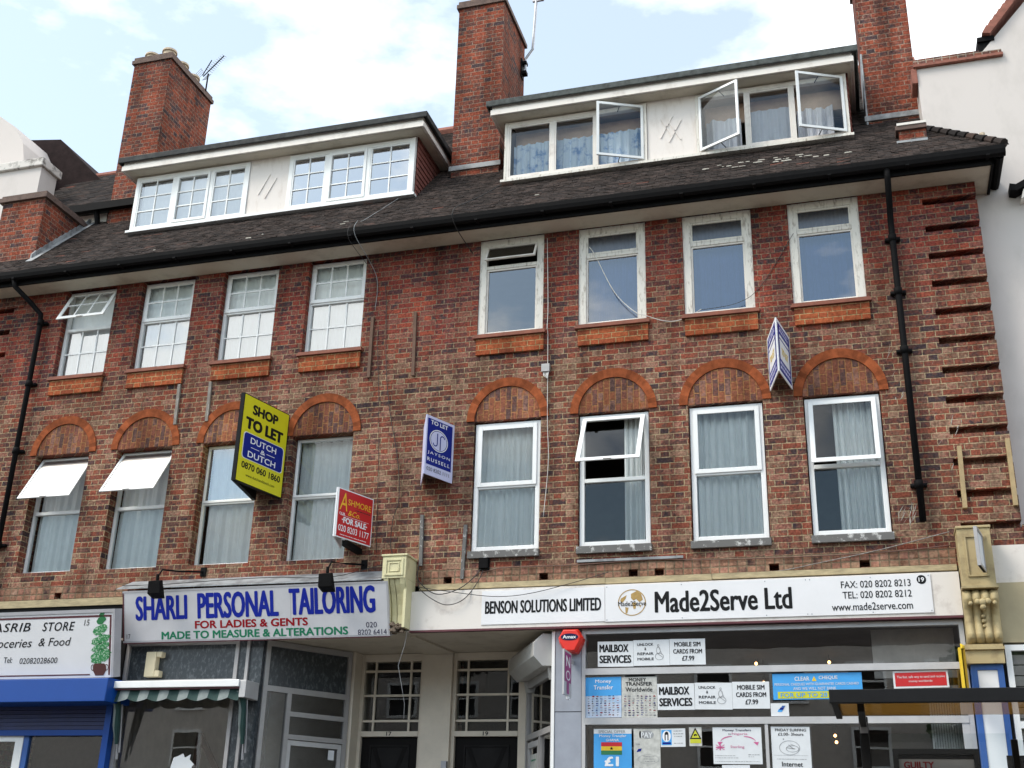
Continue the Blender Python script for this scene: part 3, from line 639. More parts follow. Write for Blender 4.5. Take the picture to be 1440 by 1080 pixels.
for k in range(9):                                # bonnet tiles up the hip
    t = k / 9; x, y = 2.04 - .80 * t, RY - .01 + .80 * t; z = rz(y) + .035
    m.tube([(x, y, z - .008), (x - .075, y + .075, z + .082)], [.062, .045], 8)
m.build('hip_tiles', 'tile', roof)
m = MB()
for k in range(46): m.tube([(-13 + k * .315, 3.28, rz(3.28) + .02), (-13 + k * .315 + .30, 3.28, rz(3.28) + .02)], .10, 8)
m.build('ridge_tiles', 'terracotta', roof)
# white mortar crumbs scattered on the tiles
m = MB()
for k in range(40):
    x = rr.choice([rr.uniform(-1.7, .3), rr.uniform(-1.2, .1), rr.uniform(-11, .9)]); row = rr.choice((6, 7, 7, 8)) if x > -2 else rr.randrange(0, 6)
    y = RY - .03 + row * .074 * cs * 1.3 - .004; z = rz(y) + .020; s = rr.uniform(.01, .055); t = rr.uniform(.004, .009)
    m.hexa([(x - s, y - .008, z - t), (x + s, y - .010, z - t), (x + s * .8, y + .012, z - t + .01), (x - s, y + .012, z - t + .01), (x - s * .8, y - .006, z + t), (x + s * .7, y - .008, z + t * .8), (x + s * .6, y + .010, z + t + .01), (x - s * .7, y + .010, z + t + .01)])
m.build('mortar_crumbs', 'mortar', roof)['kind'] = 'stuff'

# ------------------------------------------------------------------ dormers
def dormer(x0, x1, xp0, xp1, ov0, ov1, lights, mats, fascia_mat, leafs, grid, wz0, wz1, name_label):
    wd = .07
    m = MB().box(xp0, xp1, DY + .01, DY + .12, wz0 - .02, wz1 + .03)
    m.box(x0, x1, DY + .02, DY + .12, wz1, wz1 + .12)
    front = m.build('dormer', 'panel', bld); front['label'] = name_label
    # raised lozenge strips on the rendered panel
    s = MB(); cx, cz = (xp0 + xp1) / 2, (wz0 + wz1) / 2
    for dx, dz in ((-.07, .03), (.05, -.05)):
        for ang, q in ((58, .2), (-58, .12 if grid else .18)):
            if ang < 0 and grid: continue
            a = R(ang); c_, s_ = math.cos(a), math.sin(a)
            pp = [(cx + dx + c_ * l * .8 - s_ * h, DY - .004, cz + dz + s_ * l + c_ * h) for l, h in ((-q, -.009), (q, -.009), (q, .009), (-q, .009))]
            s.prism(pp, (0, .016, 0))
    s.build('lozenge_moulding', 'panel', front)
    m = MB()
    for x in (x0, x1):
        xa, xb = (x, x + .06) if x == x0 else (x - .06, x)
        m.prism([(xa, DY + .12, wz0 - .1), (xa, DY + .12, wz1 + .1), (xa, 1.75, wz1 + .1)], (xb - xa, 0, 0))
        m.build('dormer_cheek', 'interior', front); m = MB()
    for x, sg in ((x0, -1), (x1, 1)):         # tile hanging on the cheeks
        m = MB()
        for r_ in range(11):
            z = wz0 - .02 + r_ * .095; y0_ = DY + .07; ye_ = RY + (z - RZ) / TP + .12; y = y0_ + (r_ % 2) * .08 - .08
            while y < ye_:
                ya, yb = max(y, y0_), min(y + .158, ye_); y += .163
                if yb - ya < .03: continue
                m.hexa([(x + sg * .004, ya, z), (x + sg * .03, ya, z), (x + sg * .03, yb, z), (x + sg * .004, yb, z), (x + sg * .002, ya, z + .13), (x + sg * .012, ya, z + .13), (x + sg * .012, yb, z + .13), (x + sg * .002, yb, z + .13)])
        m.build('hung_tiles', 'tilehang', front)
    # flat roof: felt edge, fascia, moulded cornice and soffit
    yb = 1.9; zc = wz1 - .06
    m = MB().box(ov0, ov1, .03, yb, zc + .245, zc + .30).box(ov0 - .02, ov1 + .02, .01, .035, zc + .205, zc + .305).box(ov0 - .02, ov0 + .005, .036, yb, zc + .205, zc + .305).box(ov1 - .005, ov1 + .02, .036, yb, zc + .205, zc + .305)
    m.build('dormer_roof', fascia_mat, front, bevel=.012)
    m = MB().box(ov0 + .06, ov1 - .06, .075, .105, zc + .09, zc + .24).box(ov0 + .06, ov0 + .09, .106, yb, zc + .09, zc + .24).box(ov1 - .09, ov1 - .06, .106, yb, zc + .09, zc + .24)
    m.box(ov0 + .045, ov1 - .045, .052, .073, zc + .075, zc + .16).box(ov0 + .039, ov0 + .058, .074, yb, zc + .075, zc + .16).box(ov1 - .058, ov1 - .039, .074, yb, zc + .075, zc + .16)
    m.build('fascia_board', 'white_paint', front)
    MB().box(ov0 + .091, ov1 - .091, .106, DY + .02, zc + .085, zc + .105).box(ov0 + .091, x0 - .03, DY + .021, yb, zc + .085, zc + .105).box(x1 + .03, ov1 - .091, DY + .021, yb, zc + .085, zc + .105).build('soffit', 'soffit', front)
    MB().box(x0 - .04, x1 + .04, DY - .05, DY + .1, wz0 - .06, wz0 - .022).build('sill', mats[0] if grid else 'oldpaint', front)
    MB().box(x0 + .08, x1 - .08, 1.5, 1.54, wz0 - .3, wz1 + .1).box(x0 + .08, x1 - .08, DY + .13, 1.5, wz1 + .02, wz1 + .06).build('attic_room', 'interior_warm', front)
    # the two three-light windows
    for wi, (a, b, mu1, mu2) in enumerate(lights):
        m = MB().ring(a, b, wz0 - .02, wz1, wd, DY - .012, DY + .06, wb=.05)
        for u in (mu1, mu2): m.box(u - .03, u + .03, DY - .010, DY + .058, wz0 + .03, wz1 - wd)
        fr = m.build('window', mats[0], bld, bevel=.004)
        if not grid:
            MB().box(a, a + .035, DY - .018, DY - .0125, wz0 - .02, wz1).build('peeling_post', 'oldpaint', fr); MB().box(b - .035, b, DY - .018, DY - .0125, wz0 - .02, wz1).build('peeling_post', 'oldpaint', fr)
        edges = [(a + wd, mu1 - .03), (mu1 + .03, mu2 - .03), (mu2 + .03, b - wd)]
        for li, (p, q) in enumerate(edges):
            z0, z1 = wz0 + .03, wz1 - wd
            lf = leafs.get((wi, li))
            if lf:
                hx, an = lf; s0, s1 = p - .02, q + .02
                hx = s0 if hx == 'L' else s1
                f = lambda pp: rotz(pp, hx, DY - .02, an)
                s = MB().ring(s0, s1, z0 - .015, z1 + .02, .035, DY - .036, DY - .012).xf(f); s.build('casement', 'upvc', fr)
                g = MB(); pane(g, s0 + .035, s1 - .035, z0 + .02, z1 - .015, DY - .024); g.xf(f); g.build('pane', 'glass', fr)
                fx = s1 if hx == s0 else s0; mid = Vector(((s0 + s1) / 2, DY - .02, 0)); mid = rotz(mid, hx, DY - .02, an)
                MB().tube([((hx * .45 + fx * .55), DY, z0 + .0), (mid.x, mid.y, z0 + .01)], .006, 6).tube([((hx * .45 + fx * .55), DY, z1), (mid.x, mid.y, z1)], .006, 6).build('stay', 'black_iron', fr)
            else:
                sw = .045 if (grid and li == 1) else .022
                s = MB().ring(p, q, z0, z1, sw, DY - (.024 if sw > .04 else .006), DY + .02); s.build('casement', mats[0], fr, bevel=.003)
                g = MB(); pane(g, p + sw, q - sw, z0 + sw, z1 - sw, DY + .012); g.build('pane', ('glass_sky' if wi else 'glass_frost') if grid else 'glass', fr)
                if grid: k = MB(); bars(k, p + sw, q - sw, z0 + sw, z1 - sw, 2, 3, DY + .010, .018); k.build('glazing_bars', mats[0], fr)
    return front
dormer(-10.66, -5.89, -8.63, -7.96, -10.85, -5.64, [(-10.66, -8.635, -9.945, -9.29), (-7.955, -5.89, -7.31, -6.63)], ['upvc'], 'felt_dark', {}, True, 10.62, 11.565, 'wide dormer with new white small-paned windows')
dormer(-4.49, .32, -2.40, -1.72, -4.69, .48, [(-4.49, -2.405, -3.77, -3.13), (-1.715, .32, -1.02, -.40)], ['white_paint'], 'felt', {(0, 2): ('R', R(24)), (1, 0): ('L', R(-27)), (1, 2): ('R', R(25))}, False, 10.62, 11.565, 'wide dormer with peeling windows, three casements open')
for i, (a, b) in enumerate([(-10.58, -8.7), (-7.88, -5.97)]):
    curtain('net_curtain', 'flat white net curtain filling the %s window of the left dormer' % ('left' if i == 0 else 'right'), a, b, 10.6, 11.5, .40, ('cloth_white', 'cloth_dusk')[i], 'nets in the left dormer', amp=.006, waves=9)
curtain('curtain', 'blue and white pleated curtain in the left window of the right dormer', -4.40, -2.5, 10.55, 11.27, .46, 'cloth_blue', 'curtains in the right dormer', amp=.03, waves=14, n=140)
curtain('curtain', 'lilac curtain bunched in the open left light of the right dormer window', -1.60, -1.12, 10.55, 11.24, .50, 'cloth_lilac', 'curtains in the right dormer', amp=.05, waves=2)
curtain('curtain', 'plain lilac curtain drawn across the middle light of the right dormer window', -1.05, -.40, 10.55, 11.26, .43, 'cloth_lilac', 'curtains in the right dormer', amp=.016, waves=4)
curtain('curtain', 'lilac curtain hanging in the open right light beside the tall right chimney', -.36, .12, 10.55, 11.22, .50, 'cloth_lilac', 'curtains in the right dormer', amp=.045, waves=3)

pf = bpy.data.objects['dormer.001']
MB().box(-4.40, -2.48, .56, .59, 11.24, 11.52).build('pelmet', 'pelmet', pf); MB().box(-1.62, .24, .57, .60, 11.20, 11.52).build('pelmet', 'pelmet', pf)

# ------------------------------------------------------------------ chimneys and party wall stacks
def chimney(x0, x1, y0, y1, z0, z1, pots, label, flash=None):
    m = MB().box(x0, x1, y0, y1, z0, z1)
    ch = m.build('chimney', 'brick_chimney', bld); ch['label'] = label
    MB().box(x0 - .035, x1 + .035, y0 - .035, y1 + .035, z1 - .001, z1 + .07).box(x0 - .012, x1 + .012, y0 - .012, y1 + .012, z1 + .071, z1 + .14).build('chimney_cap', 'brick_cap', ch)
    for px, py in pots:
        m = MB().tube([(px, py, z1 + .14), (px, py, z1 + .28), (px, py, z1 + .29), (px, py, z1 + .33)], [.125, .11, .135, .13], 16); m.build('chimney_pot', 'pot_clay', ch, smooth=False)
    if flash: MB().box(x0 - .03, x1 + .03, y0 - .03, y0 - .002, flash - .02, flash + .06).build('flashing', 'lead', ch)
    return ch
chimney(-5.55, -4.785, .95, 2.15, 10.6, 14.38, [(-5.36, 1.25), (-4.98, 1.25), (-5.36, 1.8), (-4.98, 1.8)], 'tall brick chimney between the two dormers', 11.33)
chimney(-11.68, -10.94, 1.03, 2.40, 10.6, 14.50, [(-11.50, 1.25), (-11.13, 1.22), (-11.13, 1.62), (-11.13, 2.0), (-11.5, 1.62), (-11.5, 2.0)], 'tall brick chimney behind the left dormer', 11.63)
chimney(.56, 1.245, .80, 1.9, 10.2, 14.0, [(.75, 1.1), (1.05, 1.1)], 'tall brick chimney at the right end of the roof', 11.10)
m = MB().box(.552, .575, .78, 1.5, 10.9, 12.2).build('flashing', 'lead', bld)
# low stack over the left party wall
st = MB().box(-12.9, -12.10, -.02, 1.15, 9.3, 11.235).build('party_wall_stack', 'brick_chimney', bld)
MB().box(-12.96, -12.05, -.07, 1.2, 11.236, 11.31).box(-12.93, -12.08, -.04, 1.19, 11.311, 11.36).build('stack_cap', 'brick_cap', st)
m = MB()
for k in range(13):                          # stepped lead flashing
    y = -.1 + k * .1; z = rz(y) + .01
    m.hexa([(-12.099, y, z - .05), (-12.07, y, z - .05), (-12.07, y + .1, z + .06), (-12.099, y + .1, z + .06), (-12.099, y, z + .10), (-12.075, y, z + .10), (-12.075, y + .08, z + .21), (-12.099, y + .08, z + .21)])
m.quad((-12.09, -.2, rz(-.2) + .04), (-11.97, -.2, rz(-.2) + .035), (-11.97, 1.2, rz(1.2) + .035), (-12.09, 1.2, rz(1.2) + .04))
m.build('lead_flashing', 'lead', st)
st = MB().box(.90, 1.23, .02, .60, 10.0, 10.36).build('party_wall_stack', 'brick_chimney', bld)
MB().box(.86, 1.24, -.02, .6, 10.361, 10.42).build('stack_cap', 'brick_cap', st); MB().box(.88, 1.235, -.03, .6, 10.421, 10.455).build('stack_coping', 'white_paint', st)
MB().box(.86, 1.235, -.02, .019, 10.06, 10.2).build('flashing', 'lead', st)

# ------------------------------------------------------------------ neighbouring buildings
wb = thing('white_building', 'white rendered building with brick coping and a pilaster shopfront right of the brick terrace', 'building', (2.4, .35, 0))
m = MB().box(1.235, 6.5, .35, 7, 3.75, 11.50)
m.prism([(1.95, .352, 11.49), (6.5, .352, 11.49), (6.5, .352, 14.2), (4.3, .352, 14.2)], (0, 6, 0))
m.build('wall', 'render', wb)
m = MB().box(1.20, 2.03, .31, .62, 11.545, 11.63); m.build('brick_coping', 'coping_brick', wb)
MB().box(1.19, 2.31, .29, .62, 11.505, 11.543).build('coping_tile', 'terracotta', wb); MB().box(2.03, 2.30, .31, .62, 11.544, 11.605).build('brick_coping', 'coping_brick', wb)
MB().box(1.16, 1.23, .32, .66, 11.27, 11.50).build('coping_return', 'terracotta', wb)
m = MB().box(2.03, 2.24, .33, .8, 11.78, 11.85).box(2.03, 2.20, .36, .8, 11.61, 11.779); m.build('gable_kneeler', 'black_iron', wb)
m = MB()
for k in range(24):
    t0 = k * .098; x, z = 2.14 + t0 * .62, 11.87 + t0 * .79
    m.hexa([(x - .05, .27, z), (x + .05, .27, z - .02), (x + .05, .8, z - .02), (x - .05, .8, z), (x + .015, .265, z + .11), (x + .125, .265, z + .08), (x + .125, .8, z + .08), (x + .015, .8, z + .11)])
m.build('verge_tiles', 'terracotta', wb)
m = MB().hexa([(2.13, .15, 9.40), (2.20, .15, 9.38), (2.20, .36, 9.38), (2.13, .36, 9.40), (2.13, .15, 9.49), (2.20, .15, 9.47), (2.20, .36, 9.47), (2.13, .36, 9.49)])
m.hexa([(2.20, .15, 9.38), (3.6, .15, 10.1), (3.6, .349, 10.1), (2.20, .349, 9.38), (2.20, .15, 9.47), (3.6, .15, 10.19), (3.6, .349, 10.19), (2.20, .349, 9.47)]); m.build('porch_bargeboard', 'black_iron', wb)
m = MB().hexa([(2.24, .17, 9.27), (3.6, .17, 9.95), (3.6, .349, 9.95), (2.24, .349, 9.27), (2.28, .17, 9.40), (3.6, .17, 10.07), (3.6, .349, 10.07), (2.28, .349, 9.40)]); m.build('porch_soffit', 'white_paint', wb)
MB().tube([(1.9, .16, 9.95), (1.9, .16, 10.26)], .035, 10).build('vent_pipe', 'pot_clay', wb)
MB().box(1.716, 6, .02, .34, 4.90, 5.13).build('brick_band', 'brick', wb)
MB().box(1.345, 6, -.02, .34, 4.47, 4.898).build('flashing_board', 'white_paint', wb)
MB().box(1.31, 6, -.10, .3, 3.83, 4.468).build('fascia_board', 'beige', wb)
# ochre pilaster head with a carved scroll bracket, blue pilaster below
m = MB().box(1.005, 1.345, -.30, .3, 4.40, 5.03).box(.995, 1.355, -.315, .3, 5.031, 5.06); p = m.build('pilaster_head', 'stone_cream', wb, bevel=.006)
m = MB().ring(1.07, 1.285, 4.50, 4.95, .018, -.318, -.3005); m.build('panel_moulding', 'stone_cream', p)
MB().box(.99, 1.36, -.34, .2, 4.372, 4.398).build('abacus', 'stone_cream', p)
m = MB(); NX, NZ = 48, 44                          # reeded scroll console, one rippled surface
prof_ = [(3.80, -.13), (3.825, -.21), (3.86, -.255), (3.90, -.265), (3.95, -.245), (4.02, -.225), (4.10, -.225), (4.16, -.25), (4.21, -.30), (4.26, -.335), (4.31, -.325), (4.35, -.28), (4.371, -.24)]
def pz(z):
    for (za, ya), (zb2, yb2) in zip(prof_, prof_[1:]):
        if za <= z <= zb2: t = (z - za) / (zb2 - za); return ya + (yb2 - ya) * t
    return prof_[-1][1]
for j in range(NZ + 1):
    z = 3.80 + .571 * j / NZ
    for i in range(NX + 1):
        t = i / NX; m.v.append((.995 + .355 * t, min(-.08, pz(z) + .05 - .05 * abs(math.sin(math.pi * 4 * t)) ** .6), z))
for j in range(NZ):
    for i in range(NX): q = j * (NX + 1) + i; m.f.append((q, q + 1, q + NX + 2, q + NX + 1))
for e in (0, NX):                                  # closed flanks
    for j in range(NZ):
        p0, p1 = m.v[j * (NX + 1) + e], m.v[(j + 1) * (NX + 1) + e]; m.quad(p0, (p0[0], .2, p0[2]), (p1[0], .2, p1[2]), p1)
m.build('scroll_console', 'stone_cream', wb, smooth=True)
m = MB()
for x, z, r in ((1.13, 4.225, .03), (1.18, 4.22, .038), (1.235, 4.228, .032), (1.18, 4.17, .03), (1.18, 4.09, .022), (1.18, 4.04, .022), (1.18, 3.985, .018), (1.06, 4.21, .022), (1.30, 4.21, .022)):
    y = -.335 if z > 4.15 else -.225
    MB().tube([(x, y - r * .6, z), (x, y - r * .3, z), (x, y + .06, z)], [r * .4, r, r], 8).build('carved_fruit', 'stone_cream', wb, smooth=True)
MB().box(.96, 1.34, -.22, .2, 3.60, 3.798).box(.95, 1.35, -.25, .2, 3.74, 3.77).build('plinth_block', 'stone_cream', wb)
m = MB().ring(1.0, 1.32, -.0, 3.598, .06, -.17, -.145).box(1.0, 1.32, -.144, .2, 0, 3.598); m.build('blue_pilaster', 'pil_blue', wb)
MB().box(1.062, 1.258, -.158, -.1445, .06, 3.536).build('pilaster_panel', 'white', wb)
m = MB().ring(1.36, 2.6, 1.0, 3.80, .06, -.13, -.05)
m.box(1.42, 2.54, -.13, -.05, 2.95, 3.02); fr = m.build('shop_window', 'upvc', wb)
g = MB(); pane(g, 1.42, 2.54, 3.02, 3.74, -.09); pane(g, 1.42, 2.54, 1.06, 2.95, -.09); g.build('pane', 'glass_shop', fr)
m = MB()
for k in range(22): m.box(1.43, 2.53, -.03, -.012, 1.3 + k * .11, 1.3 + k * .11 + .098)
m.build('blind_slats', 'white_paint', fr)
MB().box(1.345, 6.5, .0, .34, 0, 3.82, 'b').box(1.2, 6.5, .35, 7, 0, 3.749).build('shop_wall', 'interior', wb)

lb = thing('white_building', 'white rendered building with stained copings and a curved gable left behind the brick terrace', 'building', (-14, 1, 0))
MB().box(-19, -13.21, 1.0, 1.42, 0, 12.62).build('parapet', 'render', lb)
MB().box(-19, -13.16, .94, 1.48, 12.621, 12.78).build('coping', 'dirty_render', lb, bevel=.015)
m = MB(); pts = [(-19, 1.6, 12.6), (-13.80, 1.6, 12.6), (-13.78, 1.6, 12.9), (-13.86, 1.6, 13.2)] + [(-13.95 - .35 * k - .0, 1.6, 13.35 + .9 * math.sin(k * .32) * .9) for k in range(1, 6)] + [(-19, 1.6, 14.2)]
pts = [(-19, 1.6, 12.5), (-14.17, 1.6, 12.5), (-14.16, 1.6, 12.9), (-14.18, 1.6, 13.25), (-14.28, 1.6, 13.66), (-14.5, 1.6, 14.03), (-14.95, 1.6, 14.37), (-16, 1.6, 14.6), (-19, 1.6, 14.6)]
m.prism(pts, (0, .9, 0)); m.build('curved_gable', 'render', lb)
m = MB(); m.prism([(-19, 2.51, 0), (-12.935, 2.51, 0), (-12.93, 2.51, 13.02), (-14.25, 2.51, 14.32), (-19, 2.51, 15)], (0, 5, 0)); m.build('rear_gable', 'dark_gable', lb)
# higher tiled roof of the same neighbour, its gutter seen over the party wall
nb = thing('neighbour_building', 'dark tiled neighbour with a high black gutter showing left of the left dormer', 'building', (-12.5, 1, 9.5))
m = MB(); rr = random.Random(8); tp2 = TP
for k in range(30):
    y0 = .98 + k * .097 * cs
    if y0 > 2.75: break
    x = -13.9 + (k % 2) * .083
    while x < -10.95:
        xa, xb = x, x + .161; x += .166
        if -11.72 < (xa + xb) / 2 < -10.9 and y0 > .97: continue
        z0 = 11.62 + (y0 - 1.0) * TP + .015 + rr.uniform(0, .012); ye = y0 + .1; ze = 11.62 + (ye - 1.0) * TP + .004
        m.hexa([(xa, y0, z0 - .012), (xb, y0, z0 - .012), (xb, ye, ze - .012), (xa, ye, ze - .012), (xa, y0, z0), (xb, y0, z0), (xb, ye, ze), (xa, ye, ze)])
m.build('roof_slope', 'tile', nb)
m = MB(); m.prism([(-13.9, 1.0, 11.58), (-13.9, 2.78, 11.58 + 1.78 * TP), (-13.9, 4.6, 11.58), (-13.9, 4.6, 9.4), (-13.9, 1.25, 9.4), (-13.9, 1.25, 11.55)], (2.95, 0, 0)); m.build('gable_wall', 'felt', nb)
MB().tube([(-13.9, 2.79, 13.50), (-10.95, 2.79, 13.50)], .09, 8).build('ridge_tiles', 'terracotta', nb)
MB().box(-12.9, -11.0, .90, 1.0, 11.52, 11.62).box(-12.9, -11.0, .88, .90, 11.5, 11.635).build('gutter', 'black_iron', nb)
MB().box(-12.5, -11.78, 1.12, 1.2, 11.0, 11.56).build('weatherboard', 'white_paint', nb)
MB().box(-11.77, -10.7, 1.12, 1.2, 10.9, 11.56).build('wall', 'brick_chimney', nb)
MB().tube([(-11.88, .96, 11.55), (-11.88, 1.05, 11.3), (-11.86, 1.08, 10.85)], .045, 10).build('downpipe', 'black_iron', nb)
MB().box(-11.85, -11.6, 1.0, 1.11, 11.05, 11.18).build('mortar_fillet', 'mortar', nb)

# ------------------------------------------------------------------ aerials
a = thing('tv_aerial', 'small spiky television aerial on the tall chimney at the far left', 'aerial', (-10.93, 2.2, 14.5))
m = MB().tube([(-10.92, 2.15, 14.5), (-10.95, 2.2, 15.02)], .016, 6); m.build('mast', 'black_iron', a)
p0, p1 = Vector((-11.05, 2.2, 14.98)), Vector((-10.70, 2.25, 15.42)); d = (p1 - p0)
m = MB().tube([p0, p1], .011, 5).tube([p0 + Vector((-.02, 0, .03)), p0 + Vector((.12, .02, .36))], .010, 5); m.build('boom', 'black_iron', a)
m = MB(); sd = Vector((.10, 0, -.075)).normalized()
for k in range(10):
    c = p0 + d * (.28 + .08 * k); l = .10 - .004 * k; m.tube([c - sd * l, c + sd * l], .005, 4)
for s in (-1, 1):
    for k in range(4):
        c = p0 + sd * (.05 * s + .03 * s * k) - d * .02 + Vector((0, 0, .02 * k)); m.tube([c - d * .12, c + d * .12], .005, 4)
    for e in (-.12, .12): m.tube([p0 + sd * .05 * s + d * e, p0 + sd * .15 * s + d * e + Vector((0, 0, .06))], .005, 4)
m.build('elements', 'steel', a)
a = thing('tv_aerial', 'bent aerial mast bracketed to the middle chimney, its top cut by the sky', 'aerial', (-4.78, 2.0, 13.8))
m = MB().tube([(-4.76, 2.0, 13.74), (-4.72, 2.0, 13.82), (-4.72, 2.0, 14.02), (-4.60, 2.0, 14.20), (-4.55, 2.0, 15.3)], .024, 8); m.build('mast', 'steel', a)
m = MB().box(-4.785, -4.69, 1.95, 2.05, 13.70, 13.76).box(-4.785, -4.69, 1.95, 2.05, 13.90, 13.95).box(-4.785, -4.765, 1.93, 2.07, 13.64, 14.0); m.build('bracket', 'black_iron', a)
m = MB().box(-4.62, -4.42, 1.98, 2.02, 15.18, 15.32); m.build('reflector', 'steel', a)

# ------------------------------------------------------------------ shop fascias and lettering
def tilted(x0, x1, yt, zt, yb, zb, parent):
    return Face((x0, yb, zb), (1, 0, 0), (0, yt - yb, zt - zb), parent)
ts = thing('shop_sign', 'wide white tailoring sign with big blue, red and green capitals', 'sign', (-7.5, -.2, 4.06))
F = tilted(-9.345, -5.605, -.35, 4.70, -.17, 4.062, ts); Hh = F.v.dot(Vector((0, -.18, .638)))
m = MB(); m.hexa([F.P(0, 0, 0), F.P(3.74, 0, 0), F.P(3.74, 0, -.16), F.P(0, 0, -.16), F.P(0, Hh, 0), F.P(3.74, Hh, 0), F.P(3.74, Hh, -.16), F.P(0, Hh, -.16)]); m.build('sign_box', 'sign_grey', ts)
m = MB()
for x0, y0, x1, y1 in ((0, 0, 3.74, .022), (0, Hh - .022, 3.74, Hh), (3.718, .022, 3.74, Hh - .022)): F.rect('', '', x0, y0, x1, y1, .004, mb=m)
m.build('trim', 'sign_edge', ts)
m = MB(); F.rect('', '', 0, .022, .02, Hh - .022, .004, mb=m); F.rect('', '', 0, -.014, 3.74, -.001, .001, mb=m); m.build('red_trim', 'maroon', ts)
m = MB(); F.rect('', '', 2.415, .022, 2.42, Hh - .04, .002, mb=m); m.build('panel_joint', 'sign_edge', ts)
F.text('SHARLI', 'blue', .19, .278, .765, .315, bold=.024); F.text('PERSONAL', 'blue', 1.10, .278, 1.155, .33, bold=.024); F.text('TAILORING', 'blue', 2.395, .285, 1.17, .335, bold=.024)
F.text('FOR LADIES & GENTS', 'red', 1.06, .155, 1.59, .10, bold=.035); F.text('MADE TO MEASURE & ALTERATIONS', 'green', .57, .03, 2.62, .10, bold=.035)
F.text('020', 'navy', 3.43, .108, .145, .066); F.text('8202 6414', 'navy', 3.32, .018, .38, .068); F.text('17', 'black', .055, .05, .055, .06)
fl = MB().hexa([(-9.45, -.34, 4.735), (-5.70, -.34, 4.72), (-5.70, -.002, 4.88), (-9.45, -.002, 4.88), (-9.45, -.34, 4.745), (-5.70, -.34, 4.73), (-5.70, -.002, 4.91), (-9.45, -.002, 4.91)]).build('sign_flashing', 'lead')
tag(fl, 'creased grey lead flashing above the tailoring sign', 'flashing')

ys = thing('shop_sign', 'white grocery sign with italic black lettering and a painted potted tree', 'sign', (-10.5, -.4, 3.6))
F = tilted(-12.9, -9.335, -.50, 4.40, -.335, 3.60, ys); Hh = Vector((0, -.165, .80)).length
m = MB(); m.hexa([F.P(0, 0, 0), F.P(3.565, 0, 0), F.P(3.565, 0, -.14), F.P(0, 0, -.14), F.P(0, Hh, 0), F.P(3.565, Hh, 0), F.P(3.565, Hh, -.14), F.P(0, Hh, -.14)]); m.build('sign_box', 'sign_white', ys)
m = MB(); m.hexa([F.P(-.0, Hh + .001, .012), F.P(3.60, Hh + .001, .012), F.P(3.60, Hh + .001, -.14), F.P(0, Hh + .001, -.14), F.P(0, Hh + .045, .012), F.P(3.60, Hh + .045, .012), F.P(3.60, Hh + .045, -.14), F.P(0, Hh + .045, -.14)])
m.hexa([F.P(3.566, 0, .012), F.P(3.60, 0, .012), F.P(3.60, 0, -.14), F.P(3.566, 0, -.14), F.P(3.566, Hh, .012), F.P(3.60, Hh, .012), F.P(3.60, Hh, -.14), F.P(3.566, Hh, -.14)]); m.build('sign_frame', 'sign_edge', ys)
m = MB()
for q in ((0, Hh - .055, 3.545, Hh - .03), (3.52, .03, 3.545, Hh - .055), (0, .03, 3.25, .046)): F.rect('', '', *q, h=.003, mb=m)
m.build('border', 'maroon', ys)
X = lambda x: x + 12.9
F.text('YASRIB', 'black', X(-11.27), .605, .69, .115, bold=.012, shear=.28, space=1.1); F.text('STORE', 'black', X(-10.40), .60, .50, .115, bold=.012, shear=.28, space=1.1); F.text('15', 'black', X(-9.765), .66, .085, .075, shear=.2)
F.text('Groceries', 'black', X(-11.29), .40, .74, .115, bold=.004, shear=.28); F.text('& Food', 'black', X(-10.45), .41, .50, .105, bold=.004, shear=.28)
F.text('Tel:', 'black', X(-10.975), .205, .13, .075, bold=.004, shear=.15); F.text('02082028600', 'black', X(-10.73), .19, .58, .075, shear=.15)
cx = X(-9.50)
for nm, y, rx, ry, mt, dx in (('painted_leaves', .795, .04, .03, 'leaf_dark', .0), ('painted_leaves', .72, .07, .05, 'leaf_dark', -.01), ('painted_leaves', .60, .105, .065, 'leaf', -.02), ('painted_leaves', .475, .145, .055, 'leaf', -.01), ('painted_leaves', .385, .14, .05, 'leaf', -.01), ('painted_leaves', .27, .155, .09, 'leaf', 0)):
    mm = MB(); rq = random.Random(int(y * 1000))
    pts = [(cx + dx + math.cos(R(t)) * rx * rq.uniform(.86, 1.1), y + .25 * (math.cos(R(t)) * rx) + math.sin(R(t)) * ry * rq.uniform(.86, 1.1)) for t in range(0, 360, 14)]
    F.poly(nm, mt, pts, .003)
m = MB(); F.rect('', '', cx - .012, .17, cx + .012, .80, .0022, mb=m); m.build('painted_stem', 'leaf_dark', ys)
m = MB(); F.poly('', '', [(cx - .07, .025), (cx + .05, .025), (cx + .09, .09), (cx + .085, .14), (cx + .06, .175), (cx - .09, .175), (cx - .11, .14), (cx - .11, .09)], .0035, mb=m)
F.disc('', '', cx - .11, .125, .03, .04, .0032, inner=.75, mb=m); F.disc('', '', cx + .09, .125, .03, .04, .0032, inner=.75, mb=m); m.build('painted_pot', 'pot', ys)

fa = thing('shop_fascia', 'long plain white fascia board carrying two company name panels', 'fascia', (-2.2, -.06, 4.13))
MB().box(-5.375, .99, -.115, .0, 4.13, 4.605).build('board', 'white_paint', fa)
MB().box(-5.375, .99, -.122, -.05, 4.105, 4.128).build('bottom_trim', 'maroon', fa)
st = MB().box(-5.3, -2.95, -.065, -.002, 4.632, 4.70).box(-2.945, -1.69, -.066, -.002, 4.628, 4.698).box(-1.685, .985, -.063, -.002, 4.636, 4.70).build('timber_rail', 'oldtimber')
rl = MB().box(-12.9, -9.46, -.05, -.021, 4.60, 4.70).build('timber_rail', 'oldtimber'); tag(rl, 'stained timber rail above the grocery sign', 'rail')
tag(st, 'stained timber rail running between the brickwork and the white fascia', 'rail')
bs = thing('name_panel', 'white panel with condensed black capitals naming a solutions company', 'sign', (-3.7, -.12, 4.17))
